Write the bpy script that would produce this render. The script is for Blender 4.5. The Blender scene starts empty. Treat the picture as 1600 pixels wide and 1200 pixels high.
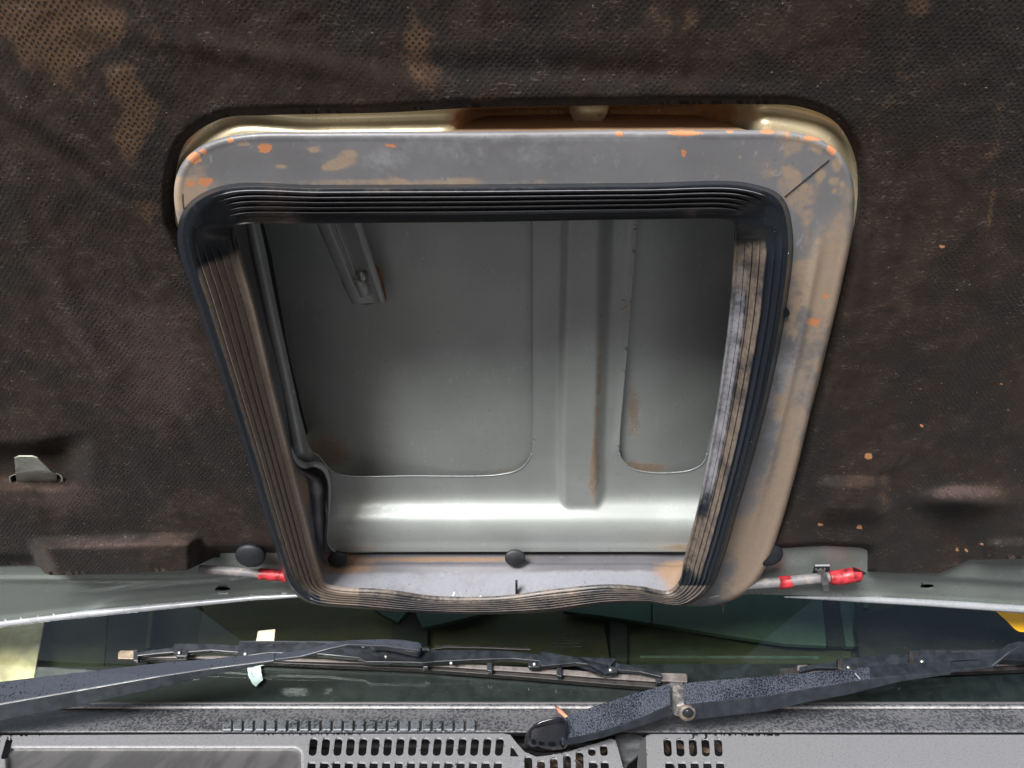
import bpy, bmesh, math, random
import numpy as np
from mathutils import Matrix, Vector
random.seed(7); rng = np.random.default_rng(5)
R = math.radians
sc = bpy.context.scene
COL = sc.collection
# ------------------------------------------------------------------ camera, light
F = 1256.0
CAM = np.array([0.0, 0.0, 1.5])
cam = bpy.data.cameras.new('camera'); cam.sensor_width = 36; cam.lens = 36 * F / 1600
cam.clip_start = 0.02; cam.clip_end = 300
cam.dof.use_dof = False
co = bpy.data.objects.new('camera', cam); COL.objects.link(co)
co.location = CAM; co.rotation_euler = (R(90), 0, 0); sc.camera = co
SUN_EL, SUN_AZ = 31.0, 203.0        # azimuth clockwise from +Y: behind the camera, a little to its left
w = bpy.data.worlds.new('World'); sc.world = w; w.use_nodes = True
nt = w.node_tree; bg = nt.nodes['Background']; bg.inputs[1].default_value = 0.10
sky = nt.nodes.new('ShaderNodeTexSky'); sky.sky_type = 'NISHITA'; sky.sun_disc = False
sky.sun_elevation = R(SUN_EL); sky.sun_rotation = R(SUN_AZ); sky.air_density = 1.0; sky.dust_density = 4.0; sky.ozone_density = 1.0
# sky darkened near the horizon for contrast, standing in for unseen trees and buildings
wc = nt.nodes.new('ShaderNodeTexCoord'); wx = nt.nodes.new('ShaderNodeSeparateXYZ'); nt.links.new(wc.outputs['Generated'], wx.inputs[0])
wn = nt.nodes.new('ShaderNodeTexNoise'); wn.inputs['Scale'].default_value = 5; wn.inputs['Detail'].default_value = 6; nt.links.new(wc.outputs['Generated'], wn.inputs['Vector'])
wa = nt.nodes.new('ShaderNodeMath'); wa.operation = 'MULTIPLY_ADD'; nt.links.new(wn.outputs[0], wa.inputs[0]); wa.inputs[1].default_value = .25; nt.links.new(wx.outputs[2], wa.inputs[2])
wm = nt.nodes.new('ShaderNodeMapRange'); wm.interpolation_type = 'SMOOTHSTEP'; nt.links.new(wa.outputs[0], wm.inputs[0]); wm.inputs[1].default_value = .46; wm.inputs[2].default_value = .60
mxw = nt.nodes.new('ShaderNodeMix'); mxw.data_type = 'RGBA'; nt.links.new(wm.outputs[0], mxw.inputs[0]); mxw.inputs[6].default_value = (1.7, 1.45, 1.25, 1); nt.links.new(sky.outputs[0], mxw.inputs[7])  # low band also carries an added warm fill for the bonnet underside
nt.links.new(mxw.outputs[2], bg.inputs[0])
sl = bpy.data.lights.new('sun', 'SUN'); sl.energy = 3.6; sl.angle = R(22); sl.color = (1, .99, .98)
so = bpy.data.objects.new('sun', sl); COL.objects.link(so)
az = R(SUN_AZ); el = R(SUN_EL)
sd = Vector((math.sin(az) * math.cos(el), math.cos(az) * math.cos(el), math.sin(el)))
so.rotation_euler = (-sd).to_track_quat('-Z', 'Y').to_euler(); so.location = sd * 20
sc.view_settings.view_transform = 'Standard'; sc.view_settings.look = 'None'
sc.view_settings.exposure = 0.92; sc.view_settings.gamma = 1
sc.view_settings.use_curve_mapping = False
sc.cycles.use_denoising = True
sc.cycles.max_bounces = 10; sc.cycles.diffuse_bounces = 5; sc.cycles.transparent_max_bounces = 16

# ------------------------------------------------------------------ frames
# bonnet: an inclined plane hinged at H; local axes u (right), v (up the bonnet), n (underside normal)
H = np.array([0.0, 1.05, 1.224])
cb, sb = math.cos(R(52)), math.sin(R(52))
UB = np.array([1.0, 0, 0]); VB = np.array([0, -cb, sb]); NB = np.array([0, -sb, -cb])
BM = Matrix(((UB[0], VB[0], NB[0], H[0]), (UB[1], VB[1], NB[1], H[1]), (UB[2], VB[2], NB[2], H[2]), (0, 0, 0, 1)))
def rays(px, py):
    px = np.asarray(px, float); py = np.asarray(py, float)
    return np.stack([(px - 800) / F, np.ones_like(px), -(py - 600) / F], -1)
def plane_hit(px, py, O, N, off):
    d = rays(px, py); t = (np.asarray(off, float) - (CAM - O) @ N) / (d @ N)
    return CAM + d * t[..., None]
def Bn(px, py, wv):                # point on the bonnet, in bonnet axes
    px = np.asarray(px, float); P = plane_hit(px, py, H, NB, np.broadcast_to(wv, px.shape)) - H
    return np.stack([P @ UB, P @ VB, P @ NB], -1)
ZC = 1.07; G0 = np.array([0, 0, ZC]); GN = np.array([0, 0, 1.0])
def Gr(px, py, h):                 # cowl: level
    px = np.asarray(px, float); return plane_hit(px, py, G0, GN, np.broadcast_to(h, px.shape))
WA = R(44); S0 = np.array([0, 1.083, ZC]); SN = np.array([0, -math.sin(WA), math.cos(WA)])
def Sc(px, py, off):               # windscreen plane, offset towards the outside
    px = np.asarray(px, float); return plane_hit(px, py, S0, SN, np.broadcast_to(off, px.shape))
def at(px, py, Y):
    return CAM + rays(px, py) * np.asarray(Y, float)[..., None]

# ------------------------------------------------------------------ maths helpers
def sst(a, b, x):
    t = np.clip((np.asarray(x, float) - a) / (b - a), 0, 1); return t * t * (3 - 2 * t)
def gauss(px, py, x, y, rx, ry, rot=0.0):
    c, s = math.cos(R(rot)), math.sin(R(rot)); dx = px - x; dy = py - y
    return np.exp(-(((dx * c + dy * s) / rx) ** 2 + ((-dx * s + dy * c) / ry) ** 2))
_T = rng.random((64, 64))
def vnoise(x, y):
    xi = np.floor(x).astype(int); yi = np.floor(y).astype(int); fx = x - xi; fy = y - yi
    fx = fx * fx * (3 - 2 * fx); fy = fy * fy * (3 - 2 * fy)
    a = _T[xi % 64, yi % 64]; b = _T[(xi + 1) % 64, yi % 64]; c = _T[xi % 64, (yi + 1) % 64]; d = _T[(xi + 1) % 64, (yi + 1) % 64]
    return (a * (1 - fx) + b * fx) * (1 - fy) + (c * (1 - fx) + d * fx) * fy
def fbm(px, py, s, o=4):
    r = 0; a = .5
    for k in range(o):
        r = r + a * vnoise(px / s * 2 ** k + 17 * k, py / s * 2 ** k + 31 * k); a *= .5
    return r / (1 - .5 ** o)
def catmull(pts, k=24, closed=True):
    P = np.asarray(pts, float); n = len(P); out = []
    for i in range(n if closed else n - 1):
        if closed: p0, p1, p2, p3 = P[(i - 1) % n], P[i], P[(i + 1) % n], P[(i + 2) % n]
        else: p0, p1, p2, p3 = P[max(i - 1, 0)], P[i], P[i + 1], P[min(i + 2, n - 1)]
        # centripetal parameterisation
        t0 = 0; t1 = t0 + max(np.linalg.norm(p1 - p0), 1e-6) ** .5; t2 = t1 + max(np.linalg.norm(p2 - p1), 1e-6) ** .5; t3 = t2 + max(np.linalg.norm(p3 - p2), 1e-6) ** .5
        t = np.linspace(t1, t2, k, endpoint=False)[:, None]
        A1 = (t1 - t) / (t1 - t0) * p0 + (t - t0) / (t1 - t0) * p1; A2 = (t2 - t) / (t2 - t1) * p1 + (t - t1) / (t2 - t1) * p2
        A3 = (t3 - t) / (t3 - t2) * p2 + (t - t2) / (t3 - t2) * p3
        B1 = (t2 - t) / (t2 - t0) * A1 + (t - t0) / (t2 - t0) * A2; B2 = (t3 - t) / (t3 - t1) * A2 + (t - t1) / (t3 - t1) * A3
        out.append((t2 - t) / (t2 - t1) * B1 + (t - t1) / (t2 - t1) * B2)
    if not closed: out.append(P[-1:])
    return np.concatenate(out)
def poly_sdf(px, py, poly):
    poly = np.asarray(poly, float); P = np.stack([px.ravel(), py.ravel()], 1); out = np.empty(len(P))
    A = poly; Bp = np.roll(poly, -1, 0); D = Bp - A; L2 = (D ** 2).sum(1) + 1e-12
    for s in range(0, len(P), 20000):
        q = P[s:s + 20000]; dif = q[:, None, :] - A[None]
        h = np.clip((dif * D).sum(2) / L2, 0, 1); r = dif - D[None] * h[..., None]
        dist = np.sqrt((r ** 2).sum(2).min(1))
        c = ((A[None, :, 1] > q[:, None, 1]) != (Bp[None, :, 1] > q[:, None, 1]))
        dy = np.where(np.abs(D[:, 1]) < 1e-9, 1e-9, D[:, 1])
        xi = A[None, :, 0] + (q[:, None, 1] - A[None, :, 1]) / dy * D[None, :, 0]
        ins = (c & (q[:, None, 0] < xi)).sum(1) % 2 == 1
        out[s:s + 20000] = np.where(ins, -dist, dist)
    return out.reshape(px.shape)
def rrect(x0, y0, x1, y1, r, n=6, skew=0.0):
    pts = []
    for cx, cy, a0 in ((x1 - r, y0 + r, -90), (x1 - r, y1 - r, 0), (x0 + r, y1 - r, 90), (x0 + r, y0 + r, 180)):
        for i in range(n + 1):
            a = R(a0 + 90 * i / n); X = cx + r * math.cos(a); Y = cy + r * math.sin(a)
            pts.append((X + skew * (Y - y0), Y))
    return pts

# ------------------------------------------------------------------ mesh helpers
def link(me, name, m, parent=None):
    if m is not None: me.materials.append(m)
    o = bpy.data.objects.new(name, me); COL.objects.link(o)
    if parent is not None: o.parent = parent
    return o
def set_dirt(me, vals):  # besides dirt, holds highlights painted on the gasket ribs and the pad
    a = me.attributes.new('dirt', 'FLOAT_COLOR', 'POINT')
    v = np.ones((len(me.vertices), 4), np.float32); v[:, :3] = vals; a.data.foreach_set('color', v.ravel())
def mesh(name, V, Fc, m, parent=None, smooth=True, dirt=None, recalc=True):
    me = bpy.data.meshes.new(name); me.from_pydata([tuple(map(float, v)) for v in V], [], [tuple(map(int, f)) for f in Fc])
    if dirt is not None: set_dirt(me, dirt)
    if recalc:
        bm = bmesh.new(); bm.from_mesh(me); bmesh.ops.recalc_face_normals(bm, faces=bm.faces); bm.to_mesh(me); bm.free()
    if smooth: me.polygons.foreach_set('use_smooth', [True] * len(me.polygons))
    return link(me, name, m, parent)
def bevel(o, wd, seg=2, ang=35):
    b = o.modifiers.new('bevel', 'BEVEL'); b.width = wd; b.segments = seg; b.limit_method = 'ANGLE'; b.angle_limit = R(ang)
    b.harden_normals = False
    return o
def sheet(name, bounds, step, sdf, mp, wf, thick, m, parent=None, dirt=None, smooth=True):
    x0, y0, x1, y1 = bounds
    xs = np.arange(x0, x1 + step, step, float); ys = np.arange(y0, y1 + step, step, float)
    X, Y = np.meshgrid(xs, ys); d = sdf(X, Y) if sdf else np.full(X.shape, -99.0)
    gy, gx = np.gradient(d, step); g2 = np.maximum(gx ** 2 + gy ** 2, .25)
    near = np.abs(d) < step * .72
    X2 = np.where(near, X - d * gx / g2, X); Y2 = np.where(near, Y - d * gy / g2, Y)
    ok = (d < 0) | near; ny, nx = X.shape
    idx = np.arange(ny * nx).reshape(ny, nx)
    q = np.stack([idx[:-1, :-1], idx[:-1, 1:], idx[1:, 1:], idx[1:, :-1]], -1).reshape(-1, 4)
    okf = ok.ravel(); df = d.ravel()
    keep = okf[q].all(1) & (df[q].mean(1) < 0); q = q[keep]
    used = np.unique(q); rem = -np.ones(ny * nx, int); rem[used] = np.arange(len(used)); q = rem[q]
    px = X2.ravel()[used]; py = Y2.ravel()[used]; wv = wf(px, py) if callable(wf) else np.full(px.shape, wf)
    V = mp(px, py, wv)
    Fc = q.tolist(); src = list(range(len(used)))
    if thick:
        e = {}
        for f in Fc:
            for i in range(4):
                a, b = f[i], f[(i + 1) % 4]; k = (min(a, b), max(a, b)); e[k] = None if k in e else (a, b)
        be = [v for v in e.values() if v is not None]
        Vb = mp(px, py, wv)
        if mp is Bn: Vb = Vb - np.array([0, 0, thick])
        elif mp is Gr: Vb = Vb - np.array([0, 0, thick])
        else: Vb = Vb - SN * thick
        bv = sorted({i for ab in be for i in ab}); t1 = {v: len(V) + i for i, v in enumerate(bv)}; t2 = {v: len(V) + len(bv) + i for i, v in enumerate(bv)}
        V = np.concatenate([V, V[bv], Vb[bv]]); src += bv + bv
        Fc += [[t1[a], t1[b], t2[b], t2[a]][::-1] for a, b in be]
    D = None
    if dirt is not None:
        D = dirt(px, py); D = D[np.array(src)]
    return mesh(name, V, Fc, m, parent, smooth, D, recalc=False)
def loft(name, rings, m, parent=None, closed=True, dirt=None, capend=False, smooth=True):
    n = len(rings[0]); V = np.concatenate(rings); Fc = []
    for r in range(len(rings) - 1):
        for i in range(n if closed else n - 1):
            j = (i + 1) % n; Fc.append((r * n + i, r * n + j, (r + 1) * n + j, (r + 1) * n + i))
    if capend:
        Fc.append(tuple(range(n))[::-1]); Fc.append(tuple((len(rings) - 1) * n + i for i in range(n)))
    return mesh(name, V, Fc, m, parent, smooth, dirt)
def tube(name, P, r, m, parent=None, seg=12, dirt=None, cap=True):
    P = np.asarray(P, float); n = len(P); rr = np.broadcast_to(r, (n,)); rings = []
    T = np.gradient(P, axis=0); up = np.array([0, 0, 1.0])
    for i in range(n):
        t = T[i] / np.linalg.norm(T[i]); a = np.cross(t, up); a /= np.linalg.norm(a); b = np.cross(a, t)
        th = np.linspace(0, 2 * np.pi, seg, endpoint=False)[:, None]
        rings.append(P[i] + rr[i] * (np.cos(th) * a + np.sin(th) * b))
    return loft(name, rings, m, parent, True, dirt, cap)
def plate(name, poly, mp, off, thick, m, parent=None, bev=0.0008, smooth=False, offs=None, seg=2):
    P = np.asarray(poly, float); o_ = off if offs is None else np.asarray(offs, float)
    A = mp(P[:, 0], P[:, 1], o_)
    nrm = np.array([0, 0, 1.0]) if mp is Bn or mp is Gr else SN
    Bk = A - nrm * thick; n = len(P); V = np.concatenate([A, Bk])
    Fc = [tuple(range(n)), tuple(range(2 * n - 1, n - 1, -1))] + [(i, (i + 1) % n, n + (i + 1) % n, n + i) for i in range(n)]
    o = mesh(name, V, Fc, m, parent, smooth)
    if bev: bevel(o, bev, seg)
    return o
def dome(name, C, nrm, rx, ry, h, m, parent=None, flat=.6, seg=28, rim=0.0):
    nrm = np.asarray(nrm, float); nrm /= np.linalg.norm(nrm); a = np.cross(nrm, [0, 1, .01]); a /= np.linalg.norm(a); b = np.cross(nrm, a)
    if abs(nrm @ np.array([0, 0, 1])) > .999: a = np.array([1., 0, 0]); b = np.array([0, 1., 0])
    th = np.linspace(0, 2 * np.pi, seg, endpoint=False)[:, None]; rings = []
    for t in (1.0, 1.0, .97, .9, .78, .6, .4, .2, .03):
        z = h * (1 - t ** 2) ** flat if t < 1 else 0
        rings.append(C + nrm * z + t * (np.cos(th) * a * rx + np.sin(th) * b * ry))
    rings[0] = rings[0] - nrm * .004
    return loft(name, rings, m, parent, True, None, True)
def tag(o, label=None, cat=None, group=None, kind=None):
    if label: o['label'] = label
    if cat: o['category'] = cat
    if group: o['group'] = group
    if kind: o['kind'] = kind
    return o
def empty(name, loc=None, M=None):
    o = bpy.data.objects.new(name, None); COL.objects.link(o); o.empty_display_size = .05
    if M is not None: o.matrix_world = M
    elif loc is not None: o.location = loc
    return o
def reparent(o, p):
    o.parent = p; o.matrix_parent_inverse = Matrix.Identity(4)
    return o

# ------------------------------------------------------------------ materials
class NM:
    def __init__(s, name):
        s.m = bpy.data.materials.new(name); s.m.use_nodes = True; s.t = s.m.node_tree
        s.b = s.t.nodes['Principled BSDF']; s.out = s.t.nodes['Material Output']
        s.tc = s.t.nodes.new('ShaderNodeTexCoord'); s.obj = s.tc.outputs['Object']
    def n(s, ty, **k):
        x = s.t.nodes.new(ty)
        for a, v in k.items(): setattr(x, a, v)
        return x
    def l(s, a, b): s.t.links.new(a, b)
    def put(s, sock, v):
        if hasattr(v, 'is_linked'): s.l(v, sock)
        else: sock.default_value = v
    def math(s, op, a, b=0.0, c=None, clamp=False):
        x = s.n('ShaderNodeMath', operation=op); x.use_clamp = clamp
        s.put(x.inputs[0], a); s.put(x.inputs[1], b)
        if c is not None: s.put(x.inputs[2], c)
        return x.outputs[0]
    def noise(s, sc_, det=4, rough=.55, vec=None, dist=0.0, lac=2.0):
        x = s.n('ShaderNodeTexNoise'); x.inputs['Scale'].default_value = sc_; x.inputs['Detail'].default_value = det
        x.inputs['Roughness'].default_value = rough; x.inputs['Distortion'].default_value = dist
        s.l(vec or s.obj, x.inputs['Vector']); return x.outputs[0]
    def map(s, v, a, b, c=0.0, d=1.0, smooth=True):
        x = s.n('ShaderNodeMapRange'); x.interpolation_type = 'SMOOTHSTEP' if smooth else 'LINEAR'
        s.put(x.inputs[0], v)
        for i, q in enumerate((a, b, c, d)): s.put(x.inputs[i + 1], q)
        return x.outputs[0]
    def mix(s, f, a, b, mode='MIX'):
        x = s.n('ShaderNodeMix', data_type='RGBA', blend_type=mode); s.put(x.inputs[0], f)
        for i, q in ((6, a), (7, b)):
            s.put(x.inputs[i], tuple(q) + (1,) if isinstance(q, tuple) and len(q) == 3 else q)
        return x.outputs[2]
    def scale(s, vec, v3, rot=(0, 0, 0)):
        x = s.n('ShaderNodeMapping'); s.l(vec, x.inputs[0]); x.inputs['Scale'].default_value = v3; x.inputs['Rotation'].default_value = rot
        return x.outputs[0]
    def bump(s, h, strength=.3, dist=.001, nrm=None):
        x = s.n('ShaderNodeBump'); x.inputs['Strength'].default_value = strength; x.inputs['Distance'].default_value = dist
        s.l(h, x.inputs['Height'])
        if nrm: s.l(nrm, x.inputs['Normal'])
        return x.outputs[0]
    def dirt(s, nz, k=.6, lo=.25, hi=.7):
        a = s.n('ShaderNodeAttribute', attribute_name='dirt'); sp = s.n('ShaderNodeSeparateColor'); s.l(a.outputs['Color'], sp.inputs[0])
        return [s.map(s.math('ADD', sp.outputs[i], s.math('MULTIPLY', s.math('SUBTRACT', nz, .5), k)), lo, hi) for i in range(3)]
    def done(s, col, rough, metal=0.0, nrm=None, spec=.5, coat=0.0):
        s.put(s.b.inputs['Base Color'], tuple(col) + (1,) if isinstance(col, tuple) and len(col) == 3 else col)
        s.put(s.b.inputs['Roughness'], rough); s.put(s.b.inputs['Metallic'], metal); s.b.inputs['Specular IOR Level'].default_value = spec
        s.b.inputs['Coat Weight'].default_value = coat
        if nrm: s.l(nrm, s.b.inputs['Normal'])
        return s.m
def simple(name, col, rough=.5, metal=0.0, var=.25, sc_=60, bmp=.15, spec=.5, coat=0.0, bs=400):
    k = NM(name); nz = k.noise(sc_, 5); f = k.map(nz, .3, .7)
    c = k.mix(f, tuple(x * (1 - var) for x in col), tuple(min(1, x * (1 + var)) for x in col))
    r = k.map(nz, .3, .7, max(0, rough - .07), min(1, rough + .08))
    return k.done(c, r, metal, k.bump(k.noise(bs, 4), bmp, .0006), spec, coat)
def dirty(name, base, rough, c1, c2, c3, metal=0.0, var=.15, sc_=35, spec=.5, coat=0.0, bmp=.15, k_=.6, dr=.85, streak=None, scuff=.5):
    k = NM(name); v = k.obj if streak is None else k.scale(k.obj, streak)
    nz = k.noise(sc_, 8, .62, v, .3); nz2 = k.noise(sc_ * 5, 6, .6); big = k.noise(9, 4)
    nn = k.math('ADD', k.math('MULTIPLY', nz, .7), k.math('MULTIPLY', nz2, .3))
    d = k.dirt(nn, k_)
    a_ = k.n('ShaderNodeAttribute', attribute_name='dirt'); s_ = k.n('ShaderNodeSeparateColor'); k.l(a_.outputs['Color'], s_.inputs[0])
    n3 = k.noise(190, 5, .7, None, .8); d[2] = k.map(k.math('ADD', s_.outputs[2], k.math('MULTIPLY', k.math('MULTIPLY', k.math('SUBTRACT', n3, .5), 1.9), k.map(s_.outputs[2], 0, .3))), .42, .52)
    c = k.mix(k.map(big, .3, .7), tuple(x * (1 - var) for x in base), tuple(x * (1 + var) for x in base))
    c = k.mix(k.math('MULTIPLY', d[1], k.map(nz2, .2, .7, .75, 1.0)), c, c2)
    c = k.mix(k.math('MULTIPLY', d[0], k.map(nz2, .25, .75, .7, 1.0)), c, c1); c = k.mix(d[2], c, c3)
    scf = k.math('MULTIPLY', k.map(k.noise(150, 4, .6, k.scale(k.obj, (1, .5, 1), (0, 0, R(25))), 1.5), .60, .68), k.map(k.noise(12, 4), .42, .62))
    c = k.mix(k.math('MULTIPLY', scf, scuff), c, tuple(min(1, x * 1.7 + .03) for x in base))
    pit = k.math('MULTIPLY', k.map(k.noise(210, 4, .6), .62, .69), k.map(k.noise(17, 4), .38, .6))
    c = k.mix(k.math('MULTIPLY', pit, scuff), c, tuple(x * .35 for x in base))
    dd = k.math('MAXIMUM', k.math('MAXIMUM', d[0], d[1]), d[2])
    r = k.map(dd, 0, 1, rough, dr, False)
    r = k.math('ADD', r, k.map(nz2, .2, .8, -.06, .06))
    mt = k.map(dd, 0, .6, metal, 0.0, False) if metal else 0.0
    return k.done(c, r, mt, k.bump(nz2, bmp, .0006), spec, coat)
def speckled(name, base, light, rough, thr=(.5, .56), sc_=220, coat=0.0, spec=.5, grad=None, sc2=500):
    # plastic with dried water spotting: light film broken by darker specks
    k = NM(name); v = k.scale(k.obj, (1, .6, 1))
    nz = k.noise(sc_, 3, .5, v, .6); n2 = k.noise(14, 4); n3 = k.noise(sc2, 4)
    m_ = k.map(k.math('ADD', nz, k.map(n2, .3, .7, -.06, .06)), thr[0], thr[1])
    c = k.mix(m_, base, light); c = k.mix(k.map(n3, .3, .7, 0, .35), c, tuple(x * .6 for x in light))
    return k.done(c, k.map(m_, 0, 1, rough * .7, rough), 0, k.bump(k.noise(700, 3), .25, .0005), spec, coat)

# -- insulation fabric
def fabric():
    k = NM('felt_fabric'); at_ = k.n('ShaderNodeSeparateXYZ'); k.l(k.obj, at_.inputs[0])
    cv = k.n('ShaderNodeCombineXYZ'); k.l(at_.outputs[0], cv.inputs[0]); k.l(at_.outputs[1], cv.inputs[1])
    vor = k.n('ShaderNodeTexVoronoi', feature='F1'); vor.voronoi_dimensions = '2D'; vor.inputs['Scale'].default_value = 262; vor.inputs['Randomness'].default_value = .38
    mp = k.scale(cv.outputs[0], (1, .9, 1), (0, 0, R(45))); k.l(mp, vor.inputs['Vector'])
    big = k.noise(7, 5, .6); mid = k.noise(38, 8, .68, None, .4); fine = k.noise(600, 5, .65); mid2 = k.noise(90, 5, .65)
    hole = k.map(vor.outputs['Distance'], .22, .40, 1, 0)
    vis = k.map(k.math('ADD', k.math('MULTIPLY', big, .5), k.math('MULTIPLY', mid2, .5)), .44, .56)
    a = k.n('ShaderNodeAttribute', attribute_name='dirt'); sp = k.n('ShaderNodeSeparateColor'); k.l(a.outputs['Color'], sp.inputs[0])
    nn = k.math('ADD', k.math('MULTIPLY', mid, .65), k.math('MULTIPLY', mid2, .35))
    def ch(i, kk, lo, hi): return k.map(k.math('ADD', sp.outputs[i], k.math('MULTIPLY', k.math('SUBTRACT', nn, .5), kk)), lo, hi)
    d0 = ch(0, 2.1, .25, .8); d1 = ch(1, 1.2, .2, .8); d2 = ch(2, .5, .38, .55)
    c = k.mix(k.map(nn, .32, .68), (.012, .0085, .007), (.036, .022, .016))
    c = k.mix(k.map(big, .42, .56, 0, .8), c, (.011, .0105, .011))
    c = k.mix(k.math('MULTIPLY', d1, .75), c, (.066, .044, .040))
    c = k.mix(k.math('MULTIPLY', d0, .62), c, (.12, .068, .037))
    # lint fibres and specks
    fb = k.noise(260, 3, .6, k.scale(k.obj, (.5, 1.8, 1), (0, 0, R(12))), 1.2)
    fib = k.math('MULTIPLY', k.map(fb, .57, .66), k.map(mid, .45, .62, .05, .5))
    c = k.mix(fib, c, (.14, .105, .09))
    c = k.mix(k.map(k.noise(330, 2), .735, .76, 0, .7), c, (.35, .27, .2))
    hv = k.math('MULTIPLY', hole, k.math('MAXIMUM', k.math('MULTIPLY', vis, .55), k.math('MULTIPLY', d0, .85)))
    c = k.mix(hv, c, (.010, .008, .007))
    c = k.mix(d2, c, (.42, .2, .09))
    hgt = k.math('SUBTRACT', k.math('ADD', k.math('MULTIPLY', mid, 1.6), k.math('MULTIPLY', fine, .7)), k.math('MULTIPLY', hole, k.math('ADD', k.math('MULTIPLY', vis, .6), .15)))
    return k.done(c, .88, 0, k.bump(hgt, .5, .0010), .25)
M = {}
M['fabric'] = fabric()
M['fabric'].node_tree.nodes['Principled BSDF'].inputs['Sheen Weight'].default_value = .04
TAN = (.30, .195, .115); ORG = (.50, .21, .10); HAZE = (.27, .265, .29)
M['duct'] = dirty('dusty_grey_plastic', (.165, .168, .18), .42, (.33, .25, .18), (.27, .28, .31), ORG, sc_=34, k_=1.25)
M['rubber'] = dirty('ribbed_black_rubber', (.010, .014, .020), .36, (.22, .175, .14), (.26, .26, .29), ORG, sc_=45, dr=.55, k_=1.0)
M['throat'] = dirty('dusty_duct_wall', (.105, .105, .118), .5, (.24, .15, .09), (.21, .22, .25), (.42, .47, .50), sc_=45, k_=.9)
M['paint'] = dirty('grey_green_paint', (.355, .385, .38), .47, (.26, .19, .13), (.42, .45, .45), (.28, .14, .06), metal=.35, sc_=50, var=.09, k_=1.0, dr=.7, bmp=.04, scuff=.3)
M['cream'] = dirty('yellowed_bare_metal_paint', (.62, .54, .36), .38, (.38, .17, .06), (.45, .42, .33), (.2, .08, .03), metal=.55, sc_=25, var=.1, k_=.8, bmp=.03)
M['edge'] = simple('bright_satin_paint', (.36, .38, .41), .3, .3, .04, bmp=.02)
M['plug'] = simple('black_rubber', (.012, .014, .018), .5, var=.3, spec=.4)
M['hose'] = dirty('dusty_hose', (.14, .14, .15), .5, (.36, .29, .21), (.3, .3, .31), (.5, .4, .3), sc_=60, k_=1.3)
M['tape'] = simple('red_tape', (.33, .022, .03), .42, sc_=110, var=.6, bmp=.5, bs=260)
M['metal'] = simple('zinc_metal', (.38, .38, .37), .32, .8, .2)
M['tin'] = simple('light_painted_tab', (.36, .38, .33), .4, .3, .2)
M['arm'] = speckled('wiper_black_paint', (.012, .014, .019), (.05, .059, .078), .36, (.30, .38), 420)
M['arm_spot'] = speckled('spotted_wiper_paint', (.006, .008, .014), (.062, .072, .095), .26, (.46, .53), 760)
M['arm_dark'] = simple('wiper_satin_black', (.015, .019, .025), .34, 0, .25, 80, .15)
M['blade'] = simple('wiper_rubber', (.016, .014, .014), .5, var=.4)
M['clipm'] = simple('worn_wiper_strip', (.13, .115, .11), .5, .2, .3, 90)
M['gloss'] = simple('gloss_black_cap', (.006, .007, .010), .12, var=.2, bmp=.02)
M['rust'] = dirty('rusty_pivot', (.10, .10, .105), .35, (.22, .14, .08), (.30, .30, .32), (.4, .2, .08), metal=.5, sc_=120, k_=1.4)
M['cowl'] = speckled('cowl_plastic_spotted', (.045, .048, .055), (.155, .16, .173), .5, (.45, .51), 300)
M['cowl_edge'] = simple('pale_seal', (.30, .30, .31), .45, var=.3, sc_=150)
M['grille'] = simple('weathered_light_plastic', (.34, .355, .385), .42, var=.1, sc_=60, bmp=.35, bs=900)
M['panel'] = simple('dark_cowl_panel', (.085, .085, .088), .5, var=.1, sc_=30, bmp=.3, bs=900)
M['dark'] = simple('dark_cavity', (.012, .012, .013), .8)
M['clear'] = simple('cloudy_bracket_plastic', (.10, .105, .11), .35, var=.5, sc_=50)
M['leaf'] = simple('dry_leaf', (.09, .06, .045), .7, var=.6, sc_=90)
M['twig'] = simple('dry_twig', (.50, .22, .13), .6, var=.3)
M['paper'] = simple('cream_paper', (.66, .66, .50), .7, var=.1, sc_=90, bmp=.5, bs=200)
M['tissue'] = simple('pale_blue_paper', (.50, .68, .66), .7, var=.15, sc_=120, bmp=.6, bs=200)
M['yellow'] = simple('yellow_sticker', (.95, .50, .012), .35, var=.05, bmp=.02)
M['ink'] = simple('dark_ink', (.03, .025, .012), .5)
M['inkglass'] = simple('etched_mark', (.012, .014, .010), .6)
M['drop'] = None
k = NM('water_drop'); k.b.inputs['Transmission Weight'].default_value = 1; k.b.inputs['IOR'].default_value = 1.33; k.done((1., 1., 1.), .02); M['drop'] = k.m
# cabin, and colours standing in for reflections in the glass
M['olive'] = simple('olive_reflection', (.055, .058, .022), .6, var=.3, sc_=14, bmp=.3)
M['teal'] = simple('teal_reflection', (.07, .125, .108), .7, var=.12, sc_=70, bmp=.3)
M['teal2'] = simple('dark_teal_reflection', (.055, .12, .10), .7, var=.12, sc_=40)
M['cab'] = simple('cabin_black', (.022, .028, .026), .8, var=.3)
M['cab2'] = simple('cabin_green', (.042, .058, .032), .8, var=.3, sc_=20)
M['beige'] = simple('cream_reflection', (.92, .80, .56), .8, var=.2, sc_=30, bmp=.8, bs=60)
k = NM('ground'); k.done(k.mix(k.map(k.noise(3, 8), .3, .7), (.055, .045, .035), (.08, .068, .055)), .9, 0, k.bump(k.noise(40, 6), .4, .01)); M['ground'] = k.m
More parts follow.
